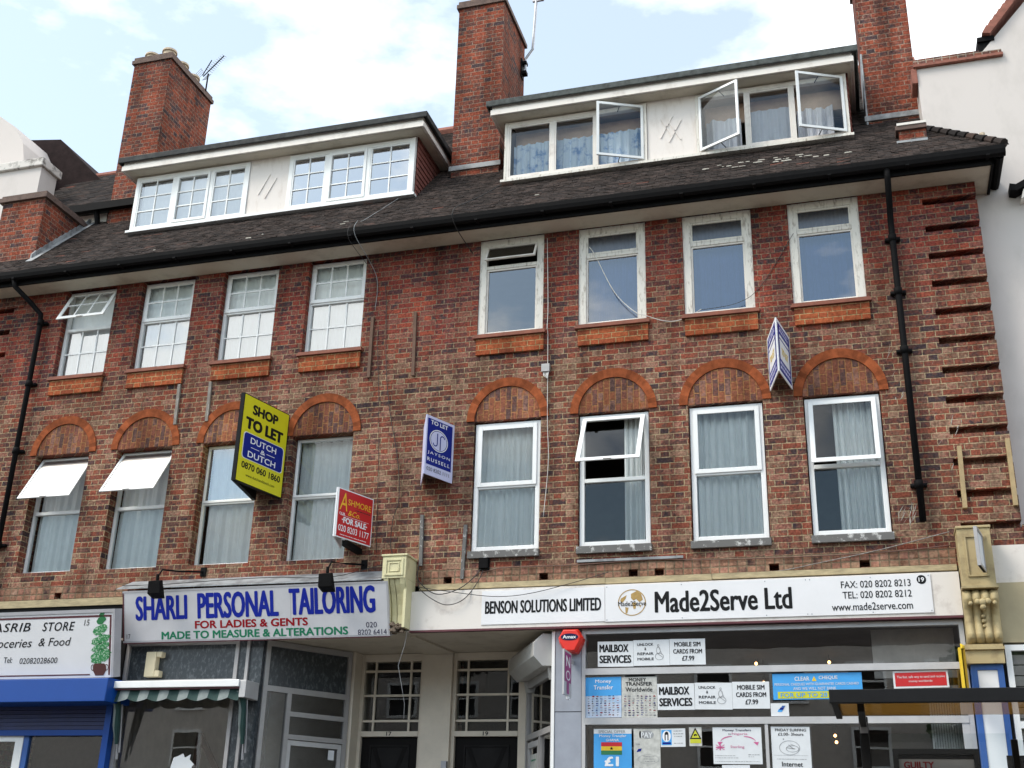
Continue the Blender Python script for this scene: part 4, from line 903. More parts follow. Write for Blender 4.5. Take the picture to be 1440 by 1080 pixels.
MB().box(-4.458, -2.942, -.124, -.116, 4.172, 4.578).build('panel', 'sign_white', bs)
F = Face((-4.458, -.124, 4.172), UX, UZ, bs); F.text('BENSON SOLUTIONS LIMITED', 'black', .045, .127, 1.43, .155, bold=.02)
ms = thing('name_panel', 'long white panel with gold globe emblem, bold black name and phone numbers', 'sign', (-1.1, -.12, 4.17))
MB().box(-2.935, .695, -.128, -.116, 4.165, 4.592).build('panel', 'sign_white', ms)
F = Face((-2.935, -.128, 4.165), UX, UZ, ms)
F.text('Made2Serve Ltd', 'black', .585, .085, 1.555, .25, bold=.02)
F.text('FAX: 020 8202 8213', 'black', 2.68, .295, .74, .078, bold=.006); F.text('TEL: 020 8202 8212', 'black', 2.69, .178, .73, .078, bold=.006); F.text('www.made2serve.com', 'black', 2.565, .045, .855, .085, bold=.006)
F.disc('badge', 'black', 3.535, .362, .05, .05, .002); F.text('19', 'white', 3.505, .338, .058, .048, bold=.02, lift=.004)
gx, gy = .318, .215
F.disc('emblem_ring', 'globe', gx, gy, .165, .155, .002, inner=.93, n=36)
mm = MB()
for pts in ([(-.13, .05), (-.06, .09), (-.075, .045), (-.11, 0.0), (-.14, .02)], [(-.01, .10), (.06, .135), (.11, .10), (.13, .03), (.09, .0), (.05, .04), (.02, .02), (-.01, .05)], [(-.08, -.05), (-.04, -.06), (-.055, -.12), (-.075, -.13)], [(.0, -.0), (.05, .0), (.045, -.07), (.02, -.08)], [(.08, -.03), (.11, -.035), (.1, -.06)]):
    F.poly('', '', [(gx + a, gy + b) for a, b in pts], .002, mb=mm)
mm.build('emblem_land', 'globe', ms); F.text('Made2Serve', 'black', .155, .175, .33, .055, lift=.005, bold=.004)
mm = MB()
for x in (.02, .9, 1.85, 2.3, 2.345, 3.0, 3.61):
    for y in (.02, .405): F.disc('', '', x, y, .007, .007, .002, n=8, mb=mm)
mm.build('screws', 'steel', ms)

# ------------------------------------------------------------------ ochre bracket between the two fascias
cb = thing('corbel_bracket', 'pale yellow corbel bracket with square panel and broken foot between the shop signs', 'bracket', (-5.5, -.2, 4.1))
MB().box(-5.685, -5.375, -.36, -.003, 4.73, 5.005).ring(-5.655, -5.405, 4.76, 4.975, .03, -.372, -.3605).ring(-5.60, -5.46, 4.81, 4.925, .014, -.369, -.3605).box(-5.70, -5.36, -.375, -.003, 5.006, 5.03).build('block', 'corbel_yellow', cb, bevel=.004)
m = MB(); arc = [(-.355, 4.728), (-.33, 4.66), (-.27, 4.55), (-.225, 4.43), (-.20, 4.31), (-.195, 4.20)]
for (x0, x1, dy) in ((-5.66, -5.60, 0), (-5.59, -5.53, .025), (-5.52, -5.46, .025), (-5.45, -5.39, 0)):
    for k in range(5):
        (ya, za), (yb_, zb_) = arc[k], arc[k + 1]
        m.hexa([(x0, yb_ + dy, zb_), (x1, yb_ + dy, zb_), (x1, -.003, zb_), (x0, -.003, zb_), (x0, ya + dy, za - .0), (x1, ya + dy, za), (x1, -.003, za), (x0, -.003, za)])
m.build('scroll', 'corbel_yellow', cb)
m = MB().box(-5.41, -5.376, -.30, -.003, 4.14, 4.729); m.prism([(-5.40, -.30, 4.73), (-5.40, -.36, 4.73), (-5.40, -.30, 4.62)], (.024, 0, 0)); m.build('side_plate', 'corbel_yellow', cb)
m = MB(); rq = random.Random(4)
for k in range(22):
    x, y, z = rq.uniform(-5.58, -5.42), rq.uniform(-.24, -.1), rq.uniform(4.09, 4.19); s = rq.uniform(.015, .04)
    m.tube([(x - s, y, z), (x, y + s * .4, z + s * .5), (x + s, y, z - s * .3)], [s * .5, s, s * .4], 6)
m.build('broken_foot', 'broken', cb)

# ------------------------------------------------------------------ tailor's shopfront (left)
tf = thing('shopfront', 'empty tailor shopfront of dull metal frames and dark marble with angled doorway', 'shopfront', (-8.3, .05, 0))
fx0, fx1 = -9.40, -7.74
m = MB().box(fx0, fx0 + .05, .0, .10, 0, 4.10).box(fx1 - .05, fx1, .0, .10, 0, 4.10).box(fx0 + .051, fx1 - .051, .005, .10, 4.05, 4.10).box(fx0 + .051, fx1 - .051, .005, .10, 3.56, 3.61).box(fx0 + .051, fx1 - .051, .005, .1, .5, .56)
m.box(fx1 + .11, fx1 + .15, .0, .09, 0, 4.10).build('frame', 'alu_dark', tf)
MB().box(fx0 + .051, fx1 - .051, .04, .06, 3.611, 4.049).box(fx1 + .001, fx1 + .109, .02, .09, 0, 4.10).build('marble_panel', 'marble', tf)
MB().box(fx1 + .151, -7.41, .03, .35, 0, 4.10).build('marble_pilaster', 'marble', tf)
g = MB(); pane(g, fx0 + .05, fx1 - .05, .56, 3.56, .055); g.build('pane', 'glass_shop', tf)
MB().box(fx0, fx1, .02, .08, 0, .499).build('stall_riser', 'marble', tf)
m = MB(); m.quad((-9.5, 3.2, 0), (-6.8, 3.2, 0), (-6.8, 3.2, 4.1), (-9.5, 3.2, 4.1)); m.quad((-9.5, .1, 0), (-9.5, 3.2, 0), (-9.5, 3.2, 4.1), (-9.5, .1, 4.1)); m.quad((-9.5, .12, 4.09), (-7.42, .12, 4.09), (-6.8, 1.3, 4.09), (-6.8, 3.2, 4.09), (-9.5, 3.2, 4.09)); m.quad((-9.5, .12, .01), (-7.42, .12, .01), (-6.8, 3.2, .01), (-9.5, 3.2, .01)); m.quad((-6.8, 1.3, 0), (-6.8, 3.2, 0), (-6.8, 3.2, 4.1), (-6.8, 1.3, 4.1))
m.build('empty_room', 'interior_pale', tf)
A0, A1 = Vector((-7.41, .10, 0)), Vector((-6.70, 1.18, 0)); dv = (A1 - A0); Ld = dv.length; du = dv.normalized(); dn = du.cross(UZ)
FA = Face(A0, du, UZ, tf)
def abox(m, s0, s1, z0, z1, d0=-.04, d1=.03): m.hexa([FA.P(s0, z0, d1), FA.P(s1, z0, d1), FA.P(s1, z0, d0), FA.P(s0, z0, d0), FA.P(s0, z1, d1), FA.P(s1, z1, d1), FA.P(s1, z1, d0), FA.P(s0, z1, d0)])
m = MB(); abox(m, 0, .06, 0, 4.10); abox(m, Ld - .06, Ld, 0, 4.10); abox(m, .061, Ld - .061, 4.03, 4.10); abox(m, .061, Ld - .061, 3.47, 3.54)
abox(m, .36, .42, 0, 3.469); abox(m, .421, Ld - .061, 3.19, 3.25); abox(m, .421, Ld - .061, 2.91, 2.97)
m.build('entrance_frame', 'alu_dark', tf)
m = MB(); abox(m, .061, Ld - .061, 3.541, 4.029, -.02, 0); m.build('marble_panel', 'marble', tf)
m = MB(); FA.rect('', '', .06, .1, .36, 3.47, 0, mb=m); FA.rect('', '', .42, 2.97, Ld - .06, 3.19, 0, mb=m); FA.rect('', '', .42, 3.25, Ld - .06, 3.47, 0, mb=m); FA.rect('', '', .47, .1, Ld - .11, 2.83, -.005, mb=m); m.build('pane', 'glass_dark', tf)
m = MB(); abox(m, .425, .475, .02, 2.90, -.03, .015); abox(m, Ld - .115, Ld - .065, .02, 2.90, -.03, .015); abox(m, .476, Ld - .116, 2.84, 2.90, -.03, .015); d_ = m.build('door', 'alu', tf)
m = MB(); FA.rect('', '', Ld - .26, 2.70, Ld - .17, 2.82, .02, mb=m); m.build('notice', 'paper', d_)
# items in the window
m = MB(); rq = random.Random(12); F = Face((-8.56, .048, 2.07), UX, UZ, None)
pts = [(0, 0), (.30, 0), (.31, .25), (.34, .36), (.31, .47), (.34, .50), (.27, .56), (.28, .62), (.20, .58), (.17, .63), (.10, .60), (.04, .58), (.02, .50), (.0, .40), (.012, .2)]
pst = thing('torn_poster', 'torn remains of a white bill pasted on the empty tailor window', 'poster', (-8.55, .048, 2.0))
F.p = pst; F.poly('paper', 'paper', pts, .0); mm = MB()
F.poly('', '', [(.17, .33), (.30, .38), (.29, .33), (.22, .30)], .002, mb=mm); F.poly('', '', [(.03, .33), (.05, .36), (.055, .31), (.04, .30)], .002, mb=mm)
for k in range(5): F.rect('', '', .05 + .04 * k, .18, .075 + .04 * k, .20, .002, mb=mm)
mm.build('torn_print', 'black', pst)
pr = MB(); pr.hexa([(-8.95, 1.0, 0), (-8.88, 1.0, 0), (-8.88, 1.05, 0), (-8.95, 1.05, 0), (-8.80, 1.0, 3.05), (-8.73, 1.0, 3.05), (-8.73, 1.05, 3.05), (-8.80, 1.05, 3.05)])
pr.hexa([(-8.05, 1.0, 1.9), (-7.98, 1.0, 1.9), (-7.98, 1.05, 1.9), (-8.05, 1.05, 1.9), (-8.78, 1.0, 2.98), (-8.73, 1.0, 3.05), (-8.73, 1.05, 3.05), (-8.78, 1.05, 2.98)])
tag(pr.build('timber_prop', 'brownwood'), 'brown timber props leaning together inside the empty tailor shop', 'timber prop')
ab = MB().box(-9.05, -8.90, -.06, .039, 3.64, 3.96).box(-8.899, -8.82, -.06, .039, 3.89, 3.96).box(-8.899, -8.83, -.06, .039, 3.64, 3.72).build('alarm_box', 'alarm_beige', bevel=.01)
tag(ab, 'old beige plastic alarm box with a gap in its side on dark marble', 'alarm')
aw = thing('awning', 'folded green and grey striped awning with scalloped valance under a white headbox', 'awning', (-8.4, -.3, 3.3))
MB().box(-9.33, -7.49, -.36, -.0, 3.46, 3.545).build('headbox', 'upvc', aw, bevel=.006); MB().box(-9.33, -7.49, -.33, -.05, 3.44, 3.459).build('roller_tube', 'maroon', aw)
MB().box(-7.487, -7.40, -.34, -.0, 3.33, 3.54).build('end_cap', 'alu', aw, bevel=.006)
ng = MB(); x0 = -9.34; cols_ = []
for k in range(13):
    xa = x0 + k * .142; xb = xa + .142; mm = ng; n = 6; cols_ += [k % 2] * 36
    for j in range(n):
        ua, ub = xa + .142 * j / n, xa + .142 * (j + 1) / n
        dep = lambda u: 3.30 + .035 * abs(math.sin((u - x0) / .284 * math.pi)) ** .8 * -1 + .03
        yy = lambda u: -.335 + .012 * math.sin((u - x0) * 22)
        mm.hexa([(ua, yy(ua), dep(ua)), (ub, yy(ub), dep(ub)), (ub, yy(ub) + .006, dep(ub)), (ua, yy(ua) + .006, dep(ua)), (ua, yy(ua) + .05, 3.455), (ub, yy(ub) + .05, 3.455), (ub, yy(ub) + .056, 3.455), (ua, yy(ua) + .056, 3.455)])
va = ng.build('valance', 'awn_green', aw); va.data.materials.append(MAT['awn_white'])
for p_, c_ in zip(va.data.polygons, cols_): p_.material_index = c_
for x in (-9.30, -7.52):
    m = MB().tube([(x, -.2, 3.42), (x + .02, -.08, 3.0), (x + .02, -.05, 2.62)], .018, 6).tube([(x + .05, -.16, 3.40), (x + .06, -.07, 2.7)], .014, 6); m.build('arm', 'steel', aw)
    m = MB().tube([(x + .02, -.25, 3.42), (x + .045, -.2, 3.2), (x + .03, -.15, 3.0), (x + .03, -.11, 2.8)], [.05, .035, .04, .02], 7); m.build('folded_cloth', 'awn_green', aw)
    m = MB().tube([(x - .01, -.27, 3.42), (x + .02, -.22, 3.25), (x + .0, -.17, 3.02), (x + .01, -.13, 2.86)], [.03, .03, .02, .01], 7); m.build('folded_cloth', 'awn_white', aw)
for i, (lx, wx) in enumerate(((-8.715, -8.69), (-6.33, -6.385))):
    fl = thing('floodlight', 'black floodlight on a bent arm above the %s end of the tailoring sign' % ('left' if i == 0 else 'right'), 'floodlight', (lx, -.5, 4.65), 'sign floodlights')
    m = MB().tube([(wx + .3, -.01, 5.0), (lx + .14, -.3, 4.95), (lx + .02, -.5, 4.93), (lx, -.54, 4.84)], .013, 6).box(wx + .26, wx + .34, -.02, -.001, 4.94, 5.06); m.build('arm', 'black_iron', fl)
    m = MB().hexa([(lx - .09, -.60, 4.60), (lx + .09, -.60, 4.60), (lx + .09, -.46, 4.56), (lx - .09, -.46, 4.56), (lx - .085, -.62, 4.76), (lx + .085, -.62, 4.76), (lx + .06, -.52, 4.79), (lx - .06, -.52, 4.79)]).box(lx - .015, lx + .015, -.57, -.53, 4.78, 4.86); m.build('lamp_body', 'black_iron', fl, bevel=.006)

# ------------------------------------------------------------------ grocery shopfront (far left)
gf = thing('shopfront', 'blue grocery shopfront with shutter box above dark window at far left', 'shopfront', (-10.6, -.2, 0))
MB().hexa([(-12.9, -.50, 3.28), (-9.27, -.50, 3.28), (-9.22, -.02, 3.28), (-12.9, -.02, 3.28), (-12.9, -.48, 3.575), (-9.27, -.48, 3.575), (-9.22, -.02, 3.575), (-12.9, -.02, 3.575)]).build('shutter_box', 'shutter_blue', gf, bevel=.01)
m = MB()
for k in range(6): m.box(-12.9, -9.49, -.06, -.03, 2.985 + k * .05, 3.03 + k * .05)
m.build('roller_shutter', 'shutter_dark', gf); MB().box(-12.9, -9.49, -.075, -.03, 2.91, 2.98).build('shutter_rail', 'shutter_blue', gf)
MB().box(-9.489, -9.40, -.12, -.01, 0, 3.279).build('shutter_guide', 'shutter_blue', gf)
MB().box(-10.86, -10.74, -.03, .05, 0, 2.909).box(-12.9, -10.861, -.03, .05, 2.84, 2.909).build('door_frame', 'upvc', gf); MB().box(-10.739, -10.66, -.02, .05, 0, 2.909).build('mullion', 'pil_blue', gf)
g = MB(); pane(g, -10.66, -9.49, .5, 2.91, .01); pane(g, -12.9, -10.86, 0, 2.84, .01); g.build('pane', 'glass_shop', gf)
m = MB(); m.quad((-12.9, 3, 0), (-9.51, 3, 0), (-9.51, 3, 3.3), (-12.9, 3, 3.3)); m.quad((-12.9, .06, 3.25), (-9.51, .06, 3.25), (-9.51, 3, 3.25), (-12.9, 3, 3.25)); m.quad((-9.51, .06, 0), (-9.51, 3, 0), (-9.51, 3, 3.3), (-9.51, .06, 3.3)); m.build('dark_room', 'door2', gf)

# ------------------------------------------------------------------ recessed lobby with the two flat doors
lo = thing('entrance_lobby', 'recessed cream painted entrance lobby holding the two dark flat doors', 'entrance', (-5.5, 1.4, 0))
m = MB(); m.hexa([(-7.40, .0, 4.11), (-3.2, .0, 4.11), (-3.2, 1.7, 4.115), (-6.8, 1.7, 4.115), (-7.40, .0, 4.13), (-3.2, .0, 4.13), (-3.2, 1.7, 4.135), (-6.8, 1.7, 4.135)]); m.box(-5.60, -3.5, -.114, -.002, 4.11, 4.128); m.box(-9.4, -5.602, -.16, -.002, 4.101, 4.128)
m.hexa([(-5.45, .1, 4.085), (-5.37, .1, 4.085), (-5.30, 1.35, 4.085), (-5.74, 1.35, 4.085), (-5.45, .1, 4.109), (-5.37, .1, 4.109), (-5.30, 1.35, 4.109), (-5.74, 1.35, 4.109)])
m.build('ceiling', 'soffit', lo)
MB().box(-6.72, -6.64, 1.19, 1.5, 0, 4.108).box(-5.735, -5.325, 1.36, 1.6, 0, 4.084).box(-4.37, -4.26, 1.38, 1.6, 0, 4.108).build('pier', 'cream', lo)
for num, x0, x1 in (('17', -6.638, -5.738), ('19', -5.322, -4.372)):
    m = MB().box(x0, x0 + .045, 1.42, 1.56, 0, 4.108).box(x1 - .045, x1, 1.42, 1.56, 0, 4.108).box(x0 + .046, x1 - .046, 1.42, 1.56, 4.01, 4.108).box(x0 + .046, x1 - .046, 1.41, 1.56, 3.035, 3.10)
    fx = [x0 + .046, x0 + .046 + .15, x1 - .046 - .15, x1 - .046]; fz = [3.10, 3.235, 3.565, 3.885, 4.01]
    for z in fz[1:4]: m.box(fx[0], fx[3], 1.445, 1.475, z - .014, z + .014)
    for x in fx[1:3]:
        for k in range(4): m.box(x - .013, x + .013, 1.447, 1.473, fz[k] + .015 * (k > 0), fz[k + 1] - .015 * (k < 3))
    fr = m.build('fanlight_frame', 'cream', lo)
    g = MB(); pane(g, fx[0], fx[3], fz[0], fz[4], 1.48); g.build('pane', 'glass', fr); MB().box(fx[0], fx[3], 1.7, 1.72, 2.0, 4.1).build('dark_hall', 'door', fr)
    F = Face((x0, 1.41, 3.035), UX, UZ, fr); F.text(num, 'black', (x1 - x0) * .46, .008, .075, .052, bold=.03)
    xa, xb = x0 + .05, x1 - .05
    d = MB().box(xa, xb, 1.47, 1.52, .02, 3.03).build('door', 'door', lo)
    MB().ring(xa + .12, xb - .12, 1.9, 2.93, .02, 1.455, 1.469).build('moulding', 'door2', d)
    m = MB(); cx, zb_ = (xa + xb) / 2, 2.32
    m.prism([(xa + .15, 1.46, 2.90), (xa + .21, 1.46, 2.90), (cx + .03, 1.46, zb_), (cx - .03, 1.46, zb_)], (0, .009, 0)); m.prism([(xb - .15, 1.463, 2.90), (xb - .21, 1.463, 2.90), (cx - .03, 1.463, zb_), (cx + .03, 1.463, zb_)], (0, .006, 0)); m.build('diagonal_bars', 'door', d)
    MB().box(xa + .145, xb - .145, 1.4685, 1.4695, 1.93, 2.9).build('door_panel', 'door2', d)
MB().box(-5.40, -5.33, 1.30, 1.355, 2.4, 2.72).build('entry_phone', 'steel', lo)
wr = MB().tube([(-5.40, -.13, 4.13), (-5.41, -.16, 3.95), (-5.47, -.18, 3.70), (-5.42, -.18, 3.5), (-5.36, -.18, 3.25), (-5.36, -.18, 3.08)], .0024, 5).build('loose_wire', 'lead')
tag(wr, 'thin pale loose wire dangling from the yellow bracket before the left flat door', 'wire')

# ------------------------------------------------------------------ internet shop front (right)
sf = thing('shopfront', 'pale metal framed internet shopfront papered with notices under the long white fascia', 'shopfront', (-1.1, 0, 0))
sx0, sx1 = -3.235, .985
m = MB().box(sx0, sx0 + .04, -.03, .06, 0, 4.10).box(sx1 - .05, sx1, -.03, .06, 0, 4.10).box(sx0 + .041, sx1 - .051, -.03, .06, 4.045, 4.10)
m.box(sx0 + .041, sx1 - .051, -.035, .06, 3.575, 3.648).box(sx0 + .041, sx1 - .051, -.035, .06, 3.018, 3.092).box(-1.18, -1.145, -.028, .055, .5, 3.017).box(sx0 + .041, sx1 - .051, -.03, .06, .42, .499).box(.86, sx1 - .051, -.026, .05, .5, 3.017)
m.build('frame', 'alu', sf)
g = MB()
for z0, z1 in ((3.648, 4.045), (3.092, 3.575), (.5, 3.018)): pane(g, sx0 + .04, sx1 - .05, z0, z1, .0)
g.build('pane', 'glass_shop', sf)
MB().box(sx0 + .041, sx1 - .051, -.02, .05, 0, .419).build('stall_riser', 'alu_dark', sf)
MB().box(-5.3, .98, -.10, .3, 4.131, 4.60).box(-9.4, -5.7, -.10, .3, 4.131, 4.69).box(-12.9, -9.41, -.02, .3, 3.58, 4.69).build('lintel', 'door2', sf)
m = MB(); X0, X1, Y1 = -3.19, .93, 5.0
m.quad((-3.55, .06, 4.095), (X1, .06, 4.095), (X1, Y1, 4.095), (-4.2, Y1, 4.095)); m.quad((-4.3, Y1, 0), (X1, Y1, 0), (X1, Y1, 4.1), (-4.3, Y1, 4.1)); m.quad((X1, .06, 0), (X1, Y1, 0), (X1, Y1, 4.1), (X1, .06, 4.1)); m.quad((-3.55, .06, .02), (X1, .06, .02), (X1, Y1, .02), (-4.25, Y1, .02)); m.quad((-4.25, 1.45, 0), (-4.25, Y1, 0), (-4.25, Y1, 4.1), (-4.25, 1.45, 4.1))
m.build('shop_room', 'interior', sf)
# grey corner pillar, angled side window to the lobby and its shutter box
MB().box(-3.56, -3.24, -.02, .28, 0, 4.10).build('pillar', 'grey_pillar', sf, bevel=.006); MB().box(-3.60, -3.563, -.03, .26, 0, 4.09).build('pillar_trim', 'upvc', sf); MB().box(-3.56, -3.24, -.0215, -.0205, 3.16, 3.168).build('pillar_joint', 'black', sf)
B0, B1 = Vector((-4.27, 1.36, 0)), Vector((-3.60, .10, 0)); FB = Face(B0, (B1 - B0), UZ, sf); Lb = (B1 - B0).length
def bbox(m, s0, s1, z0, z1, d0=-.04, d1=.03): m.hexa([FB.P(s0, z0, d1), FB.P(s1, z0, d1), FB.P(s1, z0, d0), FB.P(s0, z0, d0), FB.P(s0, z1, d1), FB.P(s1, z1, d1), FB.P(s1, z1, d0), FB.P(s0, z1, d0)])
m = MB(); bbox(m, 0, .07, 0, 3.70); bbox(m, Lb - .05, Lb, 0, 3.70); bbox(m, .071, Lb - .051, 3.60, 3.70); bbox(m, .071, Lb - .051, 2.96, 3.03); bbox(m, .76, .83, 0, 2.959); m.build('side_frame', 'alu_dark', sf)
m = MB(); FB.rect('', '', .07, 3.03, Lb - .05, 3.60, 0, mb=m); FB.rect('', '', .07, .1, .76, 2.96, 0, mb=m); FB.rect('', '', .83, .1, Lb - .05, 2.96, 0, mb=m); m.build('pane', 'glass_shop', sf)
m = MB(); bbox(m, .12, .17, .02, 2.93, -.03, .02); bbox(m, .66, .71, .02, 2.93, -.03, .02); bbox(m, .171, .659, 2.86, 2.93, -.03, .02); dr = m.build('door', 'alu', sf)
sbx = thing('shutter_box', 'grey hexagonal roller shutter box over the side window of the internet shop', 'shutter box', (-4, .7, 3.6))
FS = Face(B0, (B1 - B0), UZ, sbx)
prof = [(-.06, 3.70), (.16, 3.69), (.27, 3.80), (.27, 3.96), (.16, 4.07), (-.06, 4.07)]
m = MB(); s0, s1 = .02, Lb + .06
m.v += [tuple(FS.P(s0, z, d)) for d, z in prof] + [tuple(FS.P(s1, z, d)) for d, z in prof]; n = 6
m.f += [tuple(range(n)), tuple(range(2 * n - 1, n - 1, -1))] + [(k, n + k, n + (k + 1) % n, (k + 1) % n) for k in range(n)]
m.build('box', 'shutter_grey', sbx, bevel=.006)
for s in (.07, Lb - .06):
    m = MB(); m.hexa([FS.P(s, 3.55, .05), FS.P(s + .05, 3.55, .05), FS.P(s + .05, 3.55, -.02), FS.P(s, 3.55, -.02), FS.P(s, 3.69, .08), FS.P(s + .05, 3.69, .08), FS.P(s + .05, 3.69, -.02), FS.P(s, 3.69, -.02)])
    m.build('guide', 'shutter_grey', sbx)
# inside: blinds, lamps
bl = thing('vertical_blind', 'pale vertical strip blind at the right end of the internet shop window', 'blind', (.7, .25, 1.0))
m = MB()
for k in range(12):
    x = .56 + k * .026; m.hexa([(x, .24, 1.0), (x + .022, .256, 1.0), (x + .023, .255, 1.0), (x + .001, .239, 1.0), (x, .24, 3.40), (x + .022, .256, 3.40), (x + .023, .255, 3.40), (x + .001, .239, 3.40)])
m.build('strips', 'cloth_white', bl); MB().box(.55, .88, .22, .27, 3.405, 3.44).build('rail', 'upvc', bl)
ob = MB().box(.02, .90, .42, .45, 3.55, 4.09).build('reflection_board', 'interior_pale'); tag(ob, 'grey board behind the top right shop pane standing for its sky reflection', 'board')  # grey of the mirrored sky, painted as a board behind the glass
for i, (x, z, y, lb_) in enumerate(((-1.43, 4.0, 2.1, 'small lit ceiling lamp showing above the white cable notices, first of the row'), (-.515, 4.0, 2.1, 'small lit ceiling lamp in the middle of the top shop pane'), (-1.37, 3.80, 2.4, 'small lit lamp peeping over the mobile card notice'), (.93, 3.82, 2.4, 'small lit lamp beside the red notice'), (-.52, 3.14, 2.5, 'upper of the pair of lit lamps behind the lower shop glass'), (-.51, 3.06, 2.5, 'lower of the pair of lit lamps behind the lower shop glass'))):
    t = thing('ceiling_lamp', lb_, 'lamp', (min(x, .88), y, z), 'lit lamps in the internet shop'); x = min(x, .88)
    m = MB().tube([(x, y, z - .020), (x, y, z - .010), (x, y, z + .006), (x, y, z + .018)], [.006, .018, .018, .009], 8); m.build('bulb', 'bulb', t, smooth=True)
    MB().tube([(x, y, z + .036), (x, y, z + .06), (x, y, 4.094)], [.02, .006, .006], 6).build('flex', 'cable', t)

# ---- papers on the glass
def poster(name, label, x0, x1, z0, z1, mat, group=None, y=-.009, cat='notice', skew=0):
    p = thing(name, label, cat, ((x0 + x1) / 2, y, z0), group)
    F = Face((x0, y, z0), (1, 0, _cv.uniform(-.014, .014)), (_cv.uniform(-.008, .008), 0, 1), p); mb = MB()
    F_ = mb.quad(F.P(0, 0), F.P(x1 - x0, 0), F.P(x1 - x0, z1 - z0), F.P(0, z1 - z0)); mb.build('sheet', mat, p); return F, x1 - x0, z1 - z0
def bars_print(F, mat, rows, name='small_print', h=.002, seed=1):
    rq = random.Random(seed); mb = MB()
    for x0, x1, y, hh, wd in rows:
        x = x0
        while x < x1 - .004:
            l = rq.uniform(.4, 1.6) * wd; F.rect('', '', x, y, min(x + l, x1), y + hh, h, mb=mb); x += l + .35 * wd
    return mb.build(name, mat, F.p)
for (ox, oz, lab) in ((-3.05, 3.668, 'upper'), (-2.36, 3.176, 'lower')):
    wid = (.42, .425, .41)
    F, W, H = poster('notice', '%s of the two white notices offering mailbox services in bold black capitals' % lab, ox, ox + .42, oz, oz + .29, 'paper', 'white window notices')
    F.text('MAILBOX', 'black', .02, .165, .345, .09, bold=.03); F.text('SERVICES', 'black', .02, .04, .375, .09, bold=.03)
    F, W, H = poster('notice', '%s of the two white notices about unlocking mobiles beside a sketch' % lab, ox + .422, ox + .84, oz + .004, oz + .296, 'paper', 'white window notices')
    for tt, yy in (('UNLOCK', .225), ('&', .175), ('REPAIR', .12), ('MOBILE', .06)):
        wv = .19 if len(tt) > 1 else .022; F.text(tt, 'black', .14 - wv / 2, yy, wv, .03, bold=.02)
    mb = MB(); F.disc('', '', .30, .10, .05, .04, .002, inner=.88, mb=mb); F.disc('', '', .29, .17, .025, .04, .002, inner=.8, mb=mb); F.disc('', '', .29, .225, .012, .014, .002, inner=.5, mb=mb); F.line(mb, .30, .20, .33, .12, .006); F.line(mb, .27, .14, .34, .09, .006); mb.build('sketch', 'lead', F.p)
    F, W, H = poster('notice', '%s of the two white notices pricing mobile sim cards' % lab, ox + .842, ox + 1.25, oz + .008, oz + .30, 'paper', 'white window notices')
    F.text('MOBILE SIM', 'black', .055, .205, .30, .052, bold=.02); F.text('CARDS FROM', 'black', .04, .125, .33, .052, bold=.02); F.text('£7.99', 'black', .14, .045, .14, .055, bold=.02)
for j, (x0, x1, mt, tm, lab) in enumerate(((-3.195, -2.775, 'paper_blue', 'white', 'blue money transfer notice with a table of tiny flags'), (-2.772, -2.364, 'paper_grey', 'black', 'worn white worldwide money transfer notice with a table of tiny flags'))):
    F, W, H = poster('notice', lab, x0, x1, 3.096, 3.548, mt, 'money transfer notices')
    if j == 0:
        F.text('Money', 'white', .115, .375, .19, .05, bold=.01); F.text('Transfer', 'white', .095, .312, .23, .048, bold=.01)
        mb = MB(); F.rect('', '', .0, .0, W, .24, .0012, mb=mb); mb.build('faded_table', pm('faded_blue_paper', (.36, .50, .68, 1), .6, c2=(.55, .60, .70, 1), scale=5, lo=.4, hi=.6), F.p)
    else:
        F.text('MONEY', 'black', .085, .40, .2, .04, bold=.02); F.text('TRANSFER', 'black', .045, .352, .31, .042, bold=.02); F.text('Worldwide', 'black', .045, .285, .31, .05, bold=.008)
    rq = random.Random(j); cols = ['navy', 'lead', 'red', 'board_blue', 'alu_dark']; mbs = {c: MB() for c in cols}
    for r_ in range(9):
        for c_ in range(8):
            x, y = .025 + c_ * .048, .235 - r_ * .026
            for q in range(2 if rq.random() < .75 else 1):
                F.rect('', '', x + rq.uniform(0, .008), y - .006 * q, x + rq.uniform(.014, .034), y - .006 * q + rq.uniform(.003, .009), .003, mb=mbs[rq.choice(cols)])
    for c in cols: mbs[c].build('flag_table', c, F.p)['kind'] = 'stuff'
F, W, H = poster('notice', 'blue rounded cheque cashing notice partly hidden by the bus shelter roof', -1.07, -.115, 3.275, 3.555, 'paper_blue')
F.text('CLEAR', 'paper', .24, .20, .16, .045, bold=.015); F.text('CHEQUE', 'paper', .50, .205, .20, .045, bold=.015); mb = MB(); F.poly('', '', [(.425, .195), (.475, .195), (.45, .25)], .002, mb=mb); mb.build('triangle', 'flag_yel', F.p)
F.text('PERSONAL CHEQUES WITH GUARANTEE CARDS CASHED', 'paper', .02, .145, .90, .032, bold=.005); F.text('AND WE WILL NOT BANK', 'paper', .22, .10, .46, .032, bold=.005)
F.rect('band', 'hazard', .05, .012, .62, .085, .002); F.text('FOR UP TO 28', 'paper_blue', .08, .025, .5, .045, bold=.012, lift=.004)
F, W, H = poster('notice', 'small white card with a blue chevron emblem below the cheque notice', -1.105, -.91, 3.10, 3.238, 'paper')
for k in range(3):
    mt = ('paper_blue', 'board_blue', 'pil_blue')[k]; F.poly('emblem', mt, [(.07 + .02 * k, .045 + .022 * k), (.12 + .012 * k, .045 + .022 * k), (.135 + .012 * k, .075 + .018 * k), (.085 + .02 * k, .075 + .018 * k)], .002 + .001 * k)
F, W, H = poster('notice', 'red notice with white border about sending money worldwide', .21, .775, 3.38, 3.565, 'paper'); F.rect('red_field', 'board_red', .02, .02, W - .02, H - .02, .0015)
